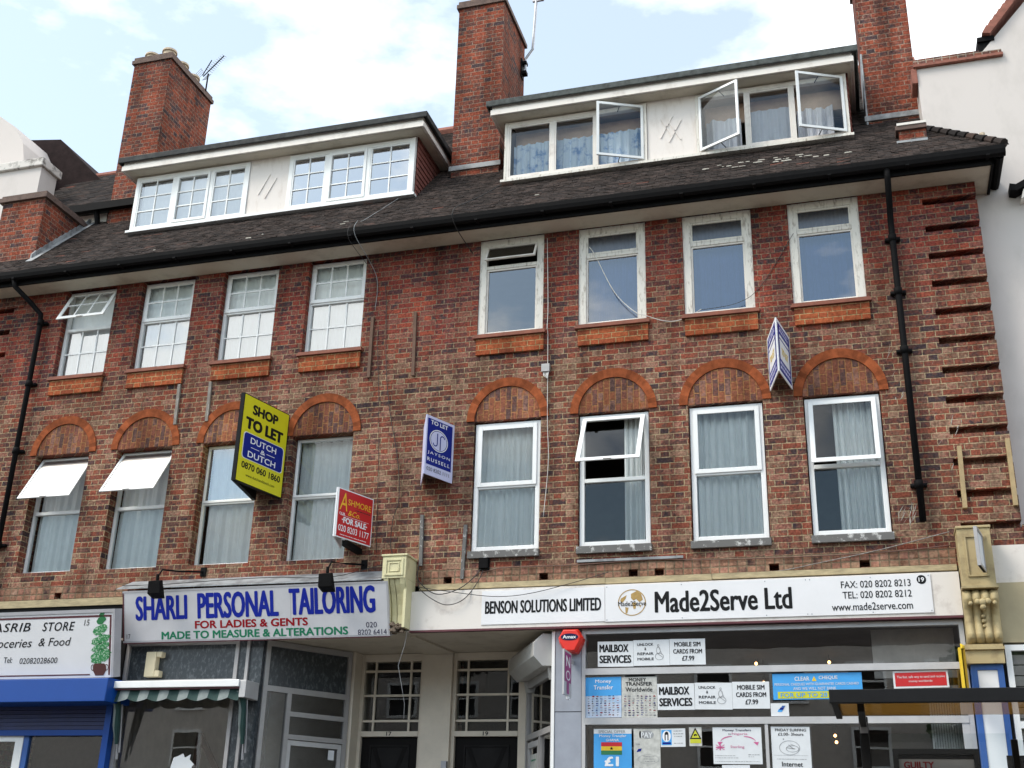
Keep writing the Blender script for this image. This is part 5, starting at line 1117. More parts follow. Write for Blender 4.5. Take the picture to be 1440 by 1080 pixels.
F.text('The fast, safe way to send and receive', 'paper', .04, .098, .49, .034, lift=.004); F.text('money worldwide', 'paper', .16, .055, .24, .03, lift=.004)
F, W, H = poster('notice', 'blue special offer notice with a striped flag and a big white one pound price', -3.10, -2.665, 2.35, 2.972, 'paper_blue')
F.rect('heading_band', 'paper', 0, H - .052, W, H, .0015); F.text('SPECIAL OFFER', 'lead', .055, H - .044, .31, .03, bold=.01, lift=.004); F.text('Money Transfer', 'white', .065, H - .098, .31, .036, bold=.012); F.text('GHANA', 'white', .14, H - .135, .15, .028, bold=.012)
for k, c in enumerate(('flag_red', 'flag_yel', 'flag_grn')): F.rect('flag_stripe', c, .085, H - .19 - .045 * k, .325, H - .145 - .045 * k, .002)
pts = []
for k in range(10): r_ = .022 if k % 2 == 0 else .009; t = R(90 + 36 * k); pts.append((.205 + r_ * math.cos(t), H - .2125 + r_ * math.sin(t)))
F.poly('flag_star', 'black', pts, .004); F.text('£1', 'white', .125, H - .405, .165, .105, bold=.05); F.text('any amount', 'white', .09, H - .455, .23, .03, bold=.012)
F, W, H = poster('notice', 'tall worn white notice with an oval pay emblem and faint print', -2.638, -2.338, 2.55, 2.972, 'paper_grey')
F.disc('emblem', 'lead', .155, .36, .075, .045, .002); F.text('PAY', 'paper', .085, .325, .13, .06, bold=.02, lift=.004); F.disc('emblem_bow', 'black', .075, .36, .012, .04, .0025); F.disc('bubble', 'lead', .165, .095, .12, .05, .002, inner=.96)
bars_print(F, 'lead', [(.11, .23, .12, .006, .02), (.11, .24, .095, .006, .02), (.12, .24, .07, .006, .02), (.03, .07, .25, .012, .02)]); F.poly('emblem', 'board_blue', [(.03, .17), (.08, .18), (.09, .21), (.05, .205)], .002)
F, W, H = poster('notice', 'small white and blue card with an arched figure picture beside three text lines', -2.334, -2.055, 2.775, 2.972, 'paper')
F.rect('picture', 'paper_blue', .01, .02, .125, H - .015, .0015); F.disc('picture_disc', 'white', .068, .115, .048, .06, .002); mb = MB(); F.disc('', '', .068, .135, .022, .03, .0025, mb=mb); F.rect('', '', .046, .07, .09, .135, .0025, mb=mb); mb.build('figure', 'black', F.p); F.rect('figure_gap', 'white', .058, .07, .078, .13, .003); F.rect('caption', 'board_blue', .022, .028, .115, .05, .002)
bars_print(F, 'lead', [(.15, .245, .165, .009, .02), (.145, .255, .135, .009, .02), (.155, .245, .107, .009, .02), (.15, .26, .035, .006, .02)])
F, W, H = poster('notice', 'small yellow triangular warning sign card stuck on the shop glass', -2.012, -1.872, 2.785, 2.988, 'paper_grey')
F.rect('caption', 'hazard', .01, .03, W - .01, .075, .0015); F.poly('triangle', 'black', [(.005, .075), (.135, .075), (.07, .198)], .002); F.poly('triangle_field', 'hazard', [(.026, .088), (.114, .088), (.07, .172)], .003); F.poly('symbol', 'black', [(.052, .108), (.062, .104), (.07, .112), (.09, .108), (.088, .124), (.07, .130), (.052, .124)], .004)
F, W, H = poster('notice', 'white notice for money transfers with pink arrows and a pink flag', -1.752, -1.222, 2.597, 2.985, 'paper')
F.text('Money Transfers', 'navy', .11, .338, .31, .032, bold=.015); F.text('to', 'navy', .17, .305, .03, .02); F.text('Nigeria', 'pink', .21, .30, .17, .03)
for sg, cx in ((-1, .14), (1, .41)):
    mb = MB(); n = 10; P_ = lambda t, r: (cx - sg * .07 + sg * math.sin(t) * .13 * 1.0, .225 + math.cos(t) * r)
    for k in range(n):
        t0, t1 = R(90 * k / n), R(90 * (k + 1) / n); wd = .004 + .010 * k / n
        a_, b_ = (P_(t0, .065 - wd), P_(t0, .065 + wd)), (P_(t1, .065 - wd), P_(t1, .065 + wd)); mb.quad(F.P(*a_[0], .002), F.P(*b_[0], .002), F.P(*b_[1], .002), F.P(*a_[1], .002))
    ex = cx - sg * .07 + sg * .13; F.poly('', '', [(ex - .03, .232), (ex + .03, .232), (ex + sg * .012, .195)], .0025, mb=mb); mb.build('arrow', 'pink', F.p)
mb = MB()
for q in ((.03, .168, .125, .180), (.07, .145, .085, .205)): F.rect('', '', *q, h=.002, mb=mb)
F.line(mb, .03, .148, .125, .203, .006); F.line(mb, .03, .203, .125, .148, .006); mb.build('pink_flag', 'pink', F.p); F.text('Sterling', 'pink', .19, .16, .15, .035)
bars_print(F, 'lead', [(.02, .24, .085, .005, .02), (.02, .27, .062, .005, .02), (.38, .5, .095, .007, .02), (.38, .44, .075, .004, .02), (.02, .5, .025, .004, .02)])
F, W, H = poster('notice', 'white notice for cheap friday surfing with a line drawing', -1.118, -.705, 2.40, 2.99, 'paper')
F.text('FRIDAY SURFING', 'black', .045, .542, .33, .028, bold=.012); F.text('£2.00- 3hours', 'black', .075, .497, .27, .03, bold=.01); F.text('Internet', 'black', .10, .175, .22, .05, bold=.015)
mb = MB(); F.disc('', '', .19, .37, .11, .075, .002, inner=.95, mb=mb); F.disc('', '', .22, .36, .07, .035, .002, inner=.9, mb=mb); F.line(mb, .18, .40, .23, .36, .008); F.line(mb, .16, .37, .25, .36, .005); F.line(mb, .2, .41, .25, .39, .004); F.poly('', '', [(.12, .465), (.14, .465), (.13, .45)], .002, mb=mb); mb.build('drawing', 'lead', F.p)
bars_print(F, 'lead', [(.05, .37, .25, .005, .02), (.02, .38, .29, .002, .3)])
F, W, H = poster('notice', 'white sheet cut by the frame edge below the pink arrow notice', -1.66, -1.36, 2.30, 2.585, 'paper')
# green notice in the angled side door
dn_ = thing('notice', 'pale notice with green print inside the angled side door', 'notice', (-4.0, .8, 2.5)); F = Face(FB.P(.22, 2.2, .004), FB.u, UZ, dn_)
mb = MB(); F.rect('', '', 0, 0, .36, .58, 0, mb=mb); mb.build('sheet', 'paper_grey', dn_); bars_print(F, 'green', [(.04, .32, .50, .02, .05), (.06, .15, .35, .03, .05), (.2, .3, .35, .03, .05), (.10, .27, .20, .05, .05), (.14, .22, .15, .05, .04)])
# red alarm bell box, projecting vertical sign, yellow projecting sign, small swinging sign
al = thing('alarm_box', 'red hexagonal burglar alarm box with blue oval badge above the grey pillar', 'alarm', (-3.34, -.1, 3.8))
cx = -3.345; pts = [(cx - .09, 4.085), (cx + .09, 4.085), (cx + .15, 3.985), (cx + .135, 3.925), (cx + .07, 3.815), (cx - .07, 3.815), (cx - .135, 3.925), (cx - .15, 3.985)]
m = MB(); n = len(pts); i0 = 0; m.v += [(x, -.14, z) for x, z in pts] + [(cx + (x - cx) * .82, -.20, 3.955 + (z - 3.955) * .86) for x, z in pts] + [(x, -.022, z) for x, z in pts]
m.f += [tuple(range(n, 2 * n))] + [(k, (k + 1) % n, n + (k + 1) % n, n + k) for k in range(n)] + [(2 * n + k, 2 * n + (k + 1) % n, (k + 1) % n, k) for k in range(n)]
m.build('case', 'alarm_red', al, bevel=.008); F = Face((cx - .12, -.2015, 3.96), UX, UZ, al); F.disc('badge', 'navy', .12, .028, .105, .04, .003); F.text('Amax', 'white', .04, .008, .16, .04, bold=.025, lift=.006)
vs_ = thing('projecting_sign', 'narrow magenta and white upright sign projecting from the grey pillar', 'sign', (-3.33, -.3, 3.3)); F = Face((-3.325, -.52, 3.30), (0, 1, 0), UZ, vs_)
MB().box(-3.345, -3.325, -.52, -.17, 3.30, 3.80).box(-3.345, -3.33, -.168, -.022, 3.7, 3.74).build('board', 'alu', vs_); F.rect('field', 'magenta', .025, .15, .325, .475, .002); F.text('N', 'white', .08, .32, .19, .12, bold=.03, lift=.004); F.disc('loop', 'white', .18, .225, .10, .055, .004, inner=.75); mb = MB(); F.rect('', '', .12, .02, .23, .15, .003, mb=mb); mb.build('bar', 'magenta', vs_); MB().box(-3.345, -3.325, -.34, -.25, 3.27, 3.299).build('tag', 'white', vs_)
yw = thing('projecting_sign', 'yellow and orange sign projecting edge-on between shop window and blue pilaster', 'sign', (.93, -.4, 3.3)); m = MB().box(.90, .93, -.62, -.25, 3.28, 3.70).box(.9, .93, -.248, -.036, 3.55, 3.6); m.build('board', pm('orange_yellow', (.85, .48, .01, 1), .5), yw); m = MB(); m.prism([(.90, -.70, 3.28), (.90, -.625, 3.28), (.90, -.625, 3.74), (.90, -.70, 3.68)], (-.012, 0, 0)); m.prism([(.93, -.62, 3.70), (.90, -.70, 3.68), (.90, -.62, 3.72)], (0, 0, .02)); m.box(.86, .9, -.7, -.62, 3.28, 3.69); m.build('yellow_edge', 'flag_yel', yw)
sw_ = thing('hanging_sign', 'small framed sign projecting edge-on from the ochre pilaster head', 'sign', (1.21, -.6, 4.5)); m = MB().hexa([(1.15, -.70, 4.53), (1.17, -.70, 4.53), (1.25, -.34, 4.53), (1.23, -.34, 4.53), (1.15, -.70, 4.95), (1.17, -.70, 4.95), (1.25, -.34, 4.95), (1.23, -.34, 4.95)]); m.build('board', 'paper', sw_)
F = Face((1.229, -.34, 4.53), (-.08, -.36, 0), UZ, sw_); m = MB(); Wd = .369
for q in ((0, 0, Wd, .03), (0, .39, Wd, .42), (0, .03, .02, .39), (Wd - .02, .03, Wd, .39)): m.hexa([F.P(q[0], q[1], .006), F.P(q[2], q[1], .006), F.P(q[2], q[1], -.03), F.P(q[0], q[1], -.03), F.P(q[0], q[3], .006), F.P(q[2], q[3], .006), F.P(q[2], q[3], -.03), F.P(q[0], q[3], -.03)])
m.box(1.235, 1.25, -.339, -.30, 4.60, 4.63); m.build('frame', 'alu_dark', sw_)
mb = MB()
for k in range(5): F.line(mb, .03 + .05 * k, .06, .05 + .05 * k, .30, .014)
mb.build('faded_picture', 'magenta', sw_)

# ------------------------------------------------------------------ estate agents' boards
def vboard(name, label, apex_t, apex_b, wl_t, wl_b, zt, zb, sides, edge_mat, face_fn, thick=.012):
    """two boards meeting in an edge that stands out from the wall; sides: wall-end x for right and left leaves"""
    t = thing(name, label, 'sale board', (apex_t[0], -.02, zb)); out_ = []
    for k, (xw, lift) in enumerate(sides):
        a0 = Vector((apex_t[0], apex_t[1], 0)); e0 = Vector((xw, -.03, 0))
        u = (e0 - a0) if k == 0 else (a0 - e0); o = a0 if k == 0 else e0
        Wd = u.length; un = u.normalized(); nn = un.cross(UZ); o = o + nn * (thick if k else 0)
        m = MB(); Pn = lambda s, z, d: o + un * s + UZ * z + nn * d
        m.hexa([Pn(0, zb, 0), Pn(Wd, zb, 0), Pn(Wd, zb, -thick), Pn(0, zb, -thick), Pn(0, zt, 0), Pn(Wd, zt, 0), Pn(Wd, zt, -thick), Pn(0, zt, -thick)])
        m.build('board', edge_mat, t); F = Face(Pn(0, zb, 0), un, UZ, t); face_fn(F, Wd, zt - zb, k); out_.append(F)
    MB().box(min(s[0] for s in sides) - .03, max(s[0] for s in sides) + .03, -.028, -.002, zb + .1, zb + .15).build('wall_batten', 'brownwood', t)
    return t
def f_dutch(F, W, H, k):
    F.rect('yellow_face', 'yellow', .012, .012, W - .012, H - .012, .0015)
    if k: return
    F.text('SHOP', 'black', W * .20, H * .80, W * .56, H * .115, bold=.05); F.text('TO LET', 'black', W * .08, H * .615, W * .82, H * .135, bold=.06)
    pts = []
    for cx_, cy_, a_ in ((.90, .535, 0), (.12, .535, 90), (.12, .315, 180), (.90, .315, 270)):
        for q in range(5): t = R(a_ + q * 22.5); pts.append((W * (cx_ + .05 * math.cos(t)), H * (cy_ + .04 * math.sin(t))))
    F.poly('blue_panel_edge', 'white', pts, .003); F.poly('blue_panel', 'board_blue', [(W * .51 + (x - W * .51) * .97, H * .425 + (y - H * .425) * .96) for x, y in pts], .004)
    F.text('DUTCH', 'white', W * .22, H * .465, W * .56, H * .07, bold=.015, lift=.006); F.text('DUTCH', 'white', W * .19, H * .305, W * .60, H * .07, bold=.015, lift=.006); F.text('&', 'white', W * .45, H * .393, W * .10, H * .05, bold=.01, lift=.006)
    mb = MB(); F.rect('', '', W * .24, H * .418, W * .42, H * .424, .006, mb=mb); F.rect('', '', W * .58, H * .418, W * .76, H * .424, .006, mb=mb); mb.build('rule', 'white', F.p)
    F.text('0870 060 1860', 'black', W * .09, H * .165, W * .84, H * .075, bold=.03); F.text('www.dutchanddutch.com', 'black', W * .2, H * .085, W * .62, H * .033, bold=.004)
vboard('estate_agent_board', 'yellow V-shaped shop to let board with a dark blue agent panel', (-7.54, -.93), 0, 0, 0, 7.13, 5.94, [(-7.345, 0), (-7.72, 0)], 'black', f_dutch, .05)
def f_ash(F, W, H, k):
    F.rect('red_face', 'board_red', .014, .014, W - .014, H - .014, .0015)
    if k: return
    F.text('A', 'gold', W * .05, H * .56, W * .22, H * .36, bold=.0, shear=.15); F.text('SHMORE', 'gold', W * .28, H * .70, W * .66, H * .125, bold=.008); bars_print(F, 'pot', [(W * .5, W * .92, H * .63, H * .02, .03)])
    F.text('&Co.', 'gold', W * .30, H * .49, W * .34, H * .11, shear=.25, bold=.008); F.text('020 8203 1177', 'white', W * .06, H * .135, W * .86, H * .13, bold=.008); F.text('·FOR SALE·', 'white', W * .14, H * .31, W * .72, H * .125, bold=.04)
    F.text('OUR', 'white', W * .06, H * .46, W * .16, H * .055, bold=.02); bars_print(F, 'white', [(W * .12, W * .86, H * .06, H * .014, .02), (W * .1, W * .9, H * .455, H * .006, .4)], h=.003)
ash = thing('estate_agent_board', 'red for sale board with white phone number and gold capitals', 'sale board', (-6.05, -.03, 5.21))
o_, e_ = Vector((-6.215, -.66, 5.215)), Vector((-6.0, -.05, 5.215)); un = (e_ - o_).normalized(); Wd = (e_ - o_).length; nn = un.cross(UZ)
for (oo, uu, k) in ((o_, un, 0),):
    m = MB(); P_ = lambda s, z, d: oo + uu * s + UZ * z + nn * d
    m.hexa([P_(0, 0, 0), P_(Wd, 0, 0), P_(Wd, 0, -.012), P_(0, 0, -.012), P_(0, .63, 0), P_(Wd, .63, 0), P_(Wd, .63, -.012), P_(0, .63, -.012)]); m.build('board', 'white', ash); f_ash(Face(oo, uu, UZ, ash), Wd, .63, 0)
MB().box(-6.19, -6.12, -.5, -.03, 5.13, 5.20).build('bracket', 'black_iron', ash); m = MB(); m.hexa([(-6.42, -.06, 5.215), (-6.40, -.06, 5.215), (-6.23, -.66, 5.215), (-6.25, -.66, 5.215), (-6.42, -.06, 5.845), (-6.40, -.06, 5.845), (-6.23, -.66, 5.845), (-6.25, -.66, 5.845)]); m.build('board', 'white', ash)
def f_jay(F, W, H, k):
    if k: return
    F.rect('blue_face', 'board_blue', W * .04, H * .175, W * .93, H * .955, .0015)
    F.text('TO LET', 'white', W * .14, H * .865, W * .62, H * .07, bold=.03); cx_, cy_ = W * .45, H * .62
    F.disc('emblem_ring', 'white', cx_, cy_, W * .33, H * .185, .003, inner=.92); F.disc('emblem_disc', 'lilac', cx_, cy_, W * .285, H * .16, .003)
    mb = MB(); wq = W * .035
    for sg in (-1, 1):
        F.line(mb, cx_ + sg * W * .055, cy_ - sg * H * .03 - .0, cx_ + sg * W * .055, cy_ + (-sg) * H * .15, wq, .005) if sg > 0 else F.line(mb, cx_ - W * .055, cy_ + H * .12, cx_ - W * .055, cy_ - H * .06, wq, .005)
    F.line(mb, cx_ + W * .055, cy_ - H * .14, cx_ + W * .055, cy_ + H * .06, wq, .005); F.disc('', '', cx_ + W * .125, cy_ + H * .06, W * .085, H * .05, .005, inner=.62, a0=0, a1=180, mb=mb, n=14); F.disc('', '', cx_ - W * .125, cy_ - H * .06, W * .085, H * .05, .005, inner=.62, a0=180, a1=360, mb=mb, n=14); mb.build('emblem_letters', 'board_blue', F.p)
    F.text('JAYSON', 'white', W * .08, H * .345, W * .80, H * .06, bold=.012, space=1.3); F.text('RUSSELL', 'white', W * .08, H * .235, W * .80, H * .06, bold=.012, space=1.3); F.text('020 8202 1111', 'black', W * .07, H * .075, W * .80, H * .06)
jb = vboard('estate_agent_board', 'blue and lilac to let board with a round lettered emblem', (-5.145, -.515), 0, 0, 0, 6.785, 6.0, [(-4.945, 0), (-5.36, 0)], 'lilac', f_jay)
def f_four(F, W, H, k):
    F.rect('blue_face', 'board_blue', W * .06, H * .045, W * .94, H * .945, .0015); F.rect('white_field', 'white', W * .15, H * .28, W * .85, H * .66, .0025); F.rect('white_band', 'white', W * .15, H * .69, W * .85, H * .745, .0025)
    F.text('TO LET', 'flag_yel', W * .26, H * .40, W * .48, H * .13, bold=.03, lift=.005)
    bars_print(F, 'lilac', [(W * .16, W * .84, H * .80, H * .045, .05), (W * .2, W * .8, H * .87, H * .03, .05), (W * .12, W * .88, H * .185, H * .05, .05), (W * .12, W * .88, H * .10, H * .05, .05)], name='agent_print', h=.003, seed=k)
vboard('estate_agent_board', 'folded white and blue agent board jutting out between the two rightmost arches', (-.745, -.66), 0, 0, 0, 7.60, 6.915, [(-.638, 0), (-.895, 0)], 'white', f_four)

# ------------------------------------------------------------------ timber battens, cables and small fixings
def batten(label, pts, mat, wd=.045, grp='timber battens left on the wall', y=-.035):
    m = MB(); (x0, z0), (x1, z1) = pts
    m.hexa([(x0 - wd / 2, y, z0), (x0 + wd / 2, y, z0), (x0 + wd / 2, -.002, z0), (x0 - wd / 2, -.002, z0), (x1 - wd / 2, y, z1), (x1 + wd / 2, y, z1), (x1 + wd / 2, -.002, z1), (x1 - wd / 2, -.002, z1)])
    tag(m.build('timber_batten', mat, bevel=.003), label, 'batten', grp)
batten('brown batten beside the rightmost small-paned second-floor window', [(-6.22, 7.58), (-6.225, 8.49)], 'brownwood')
batten('brown batten on the bare brickwork between the two groups of upper windows', [(-5.575, 7.55), (-5.595, 8.49)], 'brownwood')
batten('short grey batten under the second apron from the left', [(-9.13, 7.13), (-9.145, 7.745)], 'greywood')
batten('short grey batten under the left end of the third apron', [(-8.63, 7.14), (-8.645, 7.735)], 'greywood')
batten('flaking grey batten above the yellow corbel bracket', [(-5.315, 4.95), (-5.33, 5.61)], 'sill_stone')
batten('flaking grey batten left of the full-width white curtain window', [(-4.76, 4.76), (-4.74, 5.45)], 'sill_stone')
batten('pale new batten fixed across the brick quoins, left one of two', [(1.145, 5.33), (1.16, 6.06)], 'palewood', .05, y=-.06)
batten('pale new batten fixed across the brick quoins, right one of two', [(1.672, 5.33), (1.678, 6.11)], 'palewood', .05, y=-.06)
m = MB(); rq = random.Random(21)
for k in range(34):                                # old white paint splashes near the downpipe
    x, z = rq.choice([(rq.uniform(.45, .62), rq.uniform(6.6, 7.4)), (rq.uniform(.95, 1.3), rq.uniform(5.6, 7.2)), (rq.uniform(.42, .62), rq.uniform(5.2, 5.4))]); a_ = rq.uniform(.9, 1.5); l = rq.uniform(.02, .11); t = rq.uniform(.003, .010)
    dx, dz = math.cos(a_) * l, math.sin(a_) * l; m.quad((x - dx, -.0015, z - dz), (x + t - dx * .3, -.0015, z - dz * .2), (x + dx, -.0015, z + dz), (x - t + dx * .2, -.0015, z + dz * .1))
m.build('paint_splashes', 'mortar', bld)['kind'] = 'stuff'
jx = thing('junction_box', 'small grey junction box with looped cables on the wall above an arch', 'junction box', (-3.73, -.03, 7.4)); MB().box(-3.785, -3.675, -.055, -.002, 7.43, 7.54).build('case', 'alu_dark', jx, bevel=.005)
m = MB()
for k in range(3): m.tube([(-3.76 + .02 * k, -.03, 7.43), (-3.75 + .02 * k, -.05, 7.37 - .015 * k), (-3.72 + .01 * k, -.05, 7.36 - .015 * k), (-3.69, -.04, 7.43)], .006, 5)
m.build('cable_loop', 'cable_white', jx)
def cable(label, pts, mat, r=.007, grp=None, name='cable'):
    P3 = [Vector(p) for p in pts]; sm = []
    for k in range(len(P3) - 1):
        p0, p1, p2, p3 = P3[max(k - 1, 0)], P3[k], P3[k + 1], P3[min(k + 2, len(P3) - 1)]
        for j in range(6):
            t = j / 6; sm.append(.5 * ((2 * p1) + (p2 - p0) * t + (2 * p0 - 5 * p1 + 4 * p2 - p3) * t * t + (3 * p1 - p0 - 3 * p2 + p3) * t ** 3))
    sm.append(P3[-1]); tag(MB().tube(sm, r * .62, 6).build(name, mat, smooth=True), label, 'cable', grp)
cable('grey cable dropping from the roof tiles past the gutter beside the left dormer', [(-6.02, .1, 10.42), (-6.20, -.20, 10.05), (-6.30, -.45, 9.78), (-6.33, -.55, 9.72), (-6.34, -.56, 9.5), (-6.20, -.06, 9.1), (-6.20, -.02, 8.6)], 'lead', .006)
cable('thin dark cable running straight down the brick wall left of the blue board', [(-6.42, -.545, 9.7), (-6.43, -.55, 9.45), (-6.20, -.02, 9.0), (-6.12, -.015, 8), (-6.02, -.015, 6.9), (-5.93, -.015, 5.15)], 'cable', .006)
cable('black cable wandering down the bare brickwork between the two window groups', [(-6.08, -.02, 9.0), (-6.04, -.02, 8.7), (-5.97, -.02, 7.7), (-5.86, -.02, 7.0), (-5.72, -.02, 6.4), (-5.66, -.03, 5.85), (-5.73, -.02, 5.55), (-5.72, -.02, 5.15), (-5.5, -.03, 5.06)], 'cable', .008)
cable('cable hanging over the gutter from the corner of the right dormer', [(-4.50, .22, 10.5), (-4.62, -.1, 10.18), (-4.78, -.44, 9.86), (-4.90, -.54, 9.74), (-4.93, -.55, 9.6), (-4.90, -.40, 9.47), (-4.80, -.02, 9.3)], 'cable', .010)
cable('pale cable running down beside the leftmost peeling window to below its arch', [(-3.74, -.02, 9.4), (-3.715, -.02, 8.4), (-3.712, -.06, 8.05), (-3.71, -.02, 7.9), (-3.70, -.02, 6.8), (-3.68, -.02, 6.2), (-3.73, -.03, 5.5)], 'cable_white', .007)
cable('slack white cable slanting across a peeling upper window pane', [(-3.16, .0, 9.20), (-3.075, -.01, 9.05), (-2.82, -.02, 8.48), (-2.56, -.03, 8.17), (-2.42, -.05, 8.09), (-2.2, -.03, 8.0), (-2.03, -.02, 7.98), (-1.85, -.02, 8.03), (-1.70, -.02, 8.11)], 'cable_white', .008)
cable('dark cable slanting across the pier between the two rightmost upper windows', [(-1.71, -.02, 8.1), (-1.25, -.01, 8.15), (-.94, -.01, 8.36), (-.50, -.01, 9.05)], 'cable', .006)
cable('upper of the black cables looping below the bricks beside the corbel', [(-5.33, -.05, 4.95), (-5.30, -.1, 4.75), (-5.05, -.16, 4.56), (-4.78, -.15, 4.60), (-4.60, -.08, 4.75), (-4.50, -.03, 4.9)], 'cable', .010, 'black cables by the corbel')
cable('lower of the black cables looping across the white fascia', [(-5.33, -.06, 4.80), (-5.25, -.15, 4.62), (-5.0, -.17, 4.45), (-4.83, -.17, 4.42), (-4.66, -.15, 4.50), (-4.53, -.07, 4.72), (-4.48, -.03, 4.88)], 'cable', .009, 'black cables by the corbel')
cable('long thin black cable sagging over the top of the solutions name panel', [(-5.30, -.12, 4.66), (-4.9, -.17, 4.585), (-4.3, -.17, 4.50), (-3.85, -.17, 4.52), (-3.3, -.15, 4.64), (-2.9, -.09, 4.76)], 'cable', .007)
cable('brown cable clipped along the stubby brick course above the white fascia', [(-4.55, -.03, 4.82), (-4.2, -.03, 4.88), (-3.4, -.03, 4.875), (-2.4, -.03, 4.90), (-1.7, -.03, 4.87), (-.6, -.03, 4.86), (.3, -.03, 4.875), (.95, -.03, 4.92)], 'cable_brown', .010)
cable('grey cable rising across the bricks to the ochre pilaster head', [(-1.9, -.04, 4.70), (-1.05, -.05, 4.69), (-.41, -.04, 4.79), (.2, -.04, 4.90), (.95, -.04, 5.07)], 'greywood', .010)
cable('cable running along the lead flashing above the tailoring sign', [(-9.4, -.30, 4.79), (-8.7, -.33, 4.78), (-8.0, -.33, 4.80), (-7.2, -.33, 4.81), (-6.4, -.30, 4.79), (-5.72, -.2, 4.95)], 'cable', .008)
tag(MB().box(-3.30, -2.02, -.04, -.016, 4.905, 4.935).build('conduit', 'lead'), 'short straight grey conduit under the half-dark window sill', 'conduit')
eb = thing('electricity_box', 'small black cable terminal on the bricks below the full-width white curtain window', 'terminal box', (-4.48, -.03, 4.85)); MB().box(-4.53, -4.42, -.06, -.016, 4.88, 5.0).ring(-4.545, -4.405, 4.855, 5.015, .014, -.04, -.0165).build('case', 'black_iron', eb, bevel=.004)

# ------------------------------------------------------------------ bus shelter on the kerb
bs = thing('bus_shelter', 'black framed glass bus shelter with tinted roof standing on the pavement edge', 'bus shelter', (1.2, -5.9, 0))
x0, x1, yf, yb, zt = -.255, 3.6, -6.35, -5.25, 2.52
m = MB().box(x0, x1, yf, yf + .05, zt - .065, zt + .012).box(x0, x0 + .04, yf + .051, yb, zt - .035, zt + .01).box(x1 - .04, x1, yf + .051, yb, zt - .035, zt + .01).build('roof_frame', 'shelter', bs, bevel=.004)
MB().box(x0 + .041, x1 - .041, yf + .051, yb - .001, zt - .012, zt - .006).build('roof_panel', 'smoke', bs)
m = MB().box(-.115, -.055, yb + .06, yb + .12, 0, zt - .013).box(.82, .86, yb + .06, yb + .11, 0, 2.36).box(2.0, 2.06, yb + .06, yb + .12, 0, zt - .013).build('post', 'shelter', bs, bevel=.004)
m = MB().box(-.105, -.065, yf + .3, yb + .06, zt - .08, zt - .03).box(2.01, 2.05, yf + .3, yb + .06, zt - .08, zt - .03).build('roof_arm', 'shelter', bs)
MB().box(-.11, -.06, yb + .05, yb + .059, 2.40, 2.47).build('bracket', 'steel', bs)
g = MB(); pane(g, -.05, .815, .3, 2.40, yb + .09); pane(g, .865, 1.995, .3, 2.36, yb + .09); g.build('glass_wall', 'glass_clear', bs)
ad = thing('advert_panel', 'dark framed advertising panel with red capitals behind the bus shelter glass', 'advertisement', (.35, -5.1, .5))
ya = yb + .16
MB().ring(.085, .625, .6, 2.31, .035, ya, ya + .06).box(.12, .59, ya + .03, ya + .06, .635, 2.275).build('frame', 'shelter', ad); MB().box(.1205, .5895, ya + .015, ya + .029, .6355, 2.245).build('poster_sheet', 'ad', ad); MB().box(.12, .59, ya + .0145, ya + .0295, 2.2455, 2.2745).build('dark_band', 'black', ad)
F = Face((.12, ya + .015, 2.0), UX, UZ, ad); F.text('GUILTY', 'red', .03, .185, .19, .045, bold=.03)
tt = thing('timetable_panel', 'small dark framed panel at the right edge beside the advert', 'panel', (.95, -5.1, 1)); MB().ring(.80, 1.15, 1.5, 2.275, .03, ya + .08, ya + .12).build('frame', 'shelter', tt); MB().box(.83, 1.12, ya + .09, ya + .10, 1.53, 2.245).build('sheet', 'door2', tt)

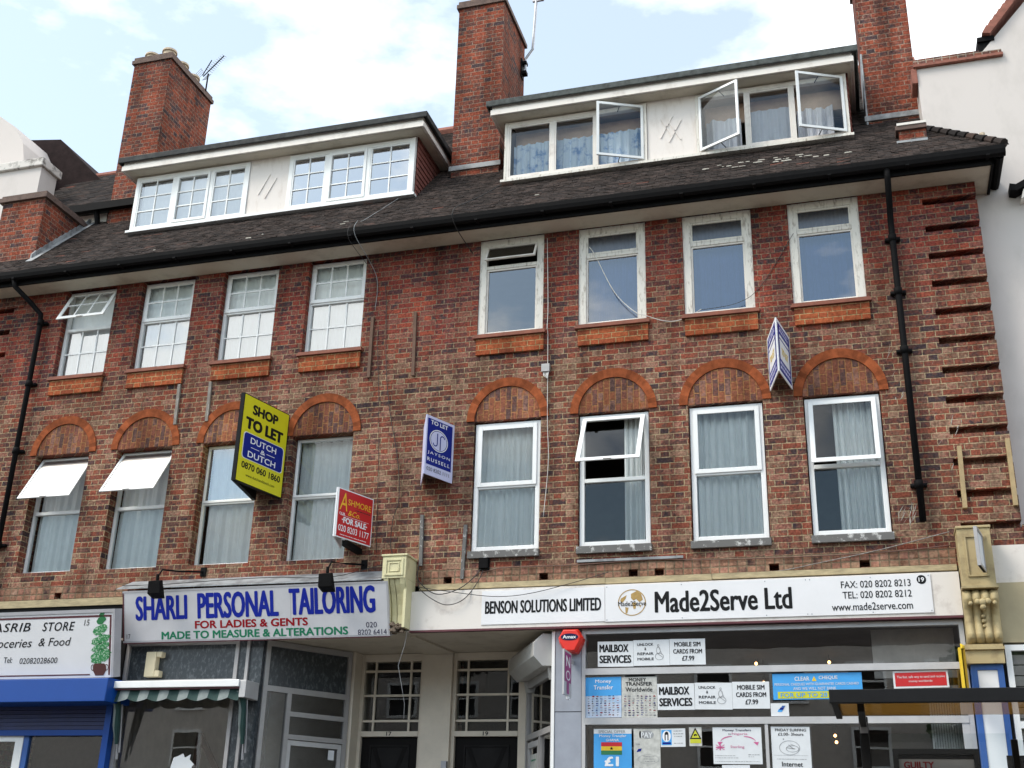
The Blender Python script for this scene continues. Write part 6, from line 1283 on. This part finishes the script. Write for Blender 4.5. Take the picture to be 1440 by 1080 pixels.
# ------------------------------------------------------------------ far side of the street: what the shop glass mirrors
for ti, (xa, xb, yv, hh, lab) in enumerate(((-45, 4, -26, 8.2, 'long plain pale terrace across the street mirrored faintly in the shop glass'), (4.5, 40, -26.4, 7.0, 'lower plain pale terrace across the street beside the mirrored tree'))):
    ot = thing('opposite_terrace', lab, 'building', ((xa + xb) / 2, yv - 1, 0), 'terraces across the street')
    MB().box(xa, xb, -36, yv, 0, hh).build('wall', 'render_far', ot)
    MB().hexa([(xa, yv, hh + .01), (xb, yv, hh + .01), (xb, -36, hh + .01), (xa, -36, hh + .01), (xa, -30.5, hh + 2), (xb, -30.5, hh + 2), (xb, -31.5, hh + 2), (xa, -31.5, hh + 2)]).build('roof', 'tile', ot)
    MB().box(xa, xb, yv + .001, yv + .3, 2.8, 3.6).build('shop_fascia', 'sign_grey', ot); MB().box(xa, xb, yv + .001, yv + .05, 0, 2.79).build('shop_window', 'door2', ot)
    x = xa + 1.0
    while x < xb - 2:
        for z in (4.1, 5.6) if ti else (4.4, 6.4):
            if -26 < x < 16:
                fr = MB().ring(x, x + 1.2, z, z + 1.3, .09, yv + .001, yv + .09).box(x + .09, x + 1.11, yv + .001, yv + .09, z + .65, z + .71).build('window', 'upvc', ot)
                g = MB(); pane(g, x + .09, x + 1.11, z + .09, z + 1.21, yv + .04); g.build('pane', 'door2', fr)
        x += 2.4
tr = thing('street_tree', 'leafy street tree across the road mirrored in the top right shop pane', 'tree', (3.2, -22, 0))
m = MB().tube([(3.2, -22, 0), (3.25, -22, 2), (3.15, -22, 4), (3.2, -22, 6.5)], [.16, .13, .1, .04], 8)
rq = random.Random(2)
for k in range(9): a_ = rq.uniform(0, 6.28); z = rq.uniform(3, 5.5); m.tube([(3.2, -22, z), (3.2 + math.cos(a_) * 1.0, -22 + math.sin(a_) * 1.0, z + 1.0), (3.2 + math.cos(a_) * 1.6, -22 + math.sin(a_) * 1.6, z + 1.9)], [.06, .04, .015], 5)
m.build('trunk', 'bark', tr); m = MB()
for k in range(2600):
    v = Vector((rq.gauss(0, 1), rq.gauss(0, 1), rq.gauss(0, 1))).normalized() * rq.uniform(.3, 1) ** .5; c = Vector((3.2 + v.x * 1.9, -22 + v.y * 1.9, 5.6 + v.z * 2.1))
    u = Vector((rq.gauss(0, 1), rq.gauss(0, 1), rq.gauss(0, 1))).normalized() * .13; w2 = u.orthogonal().normalized() * .09; m.quad(c - u, c + w2, c + u, c - w2)
m.build('crown', 'foliage', tr)
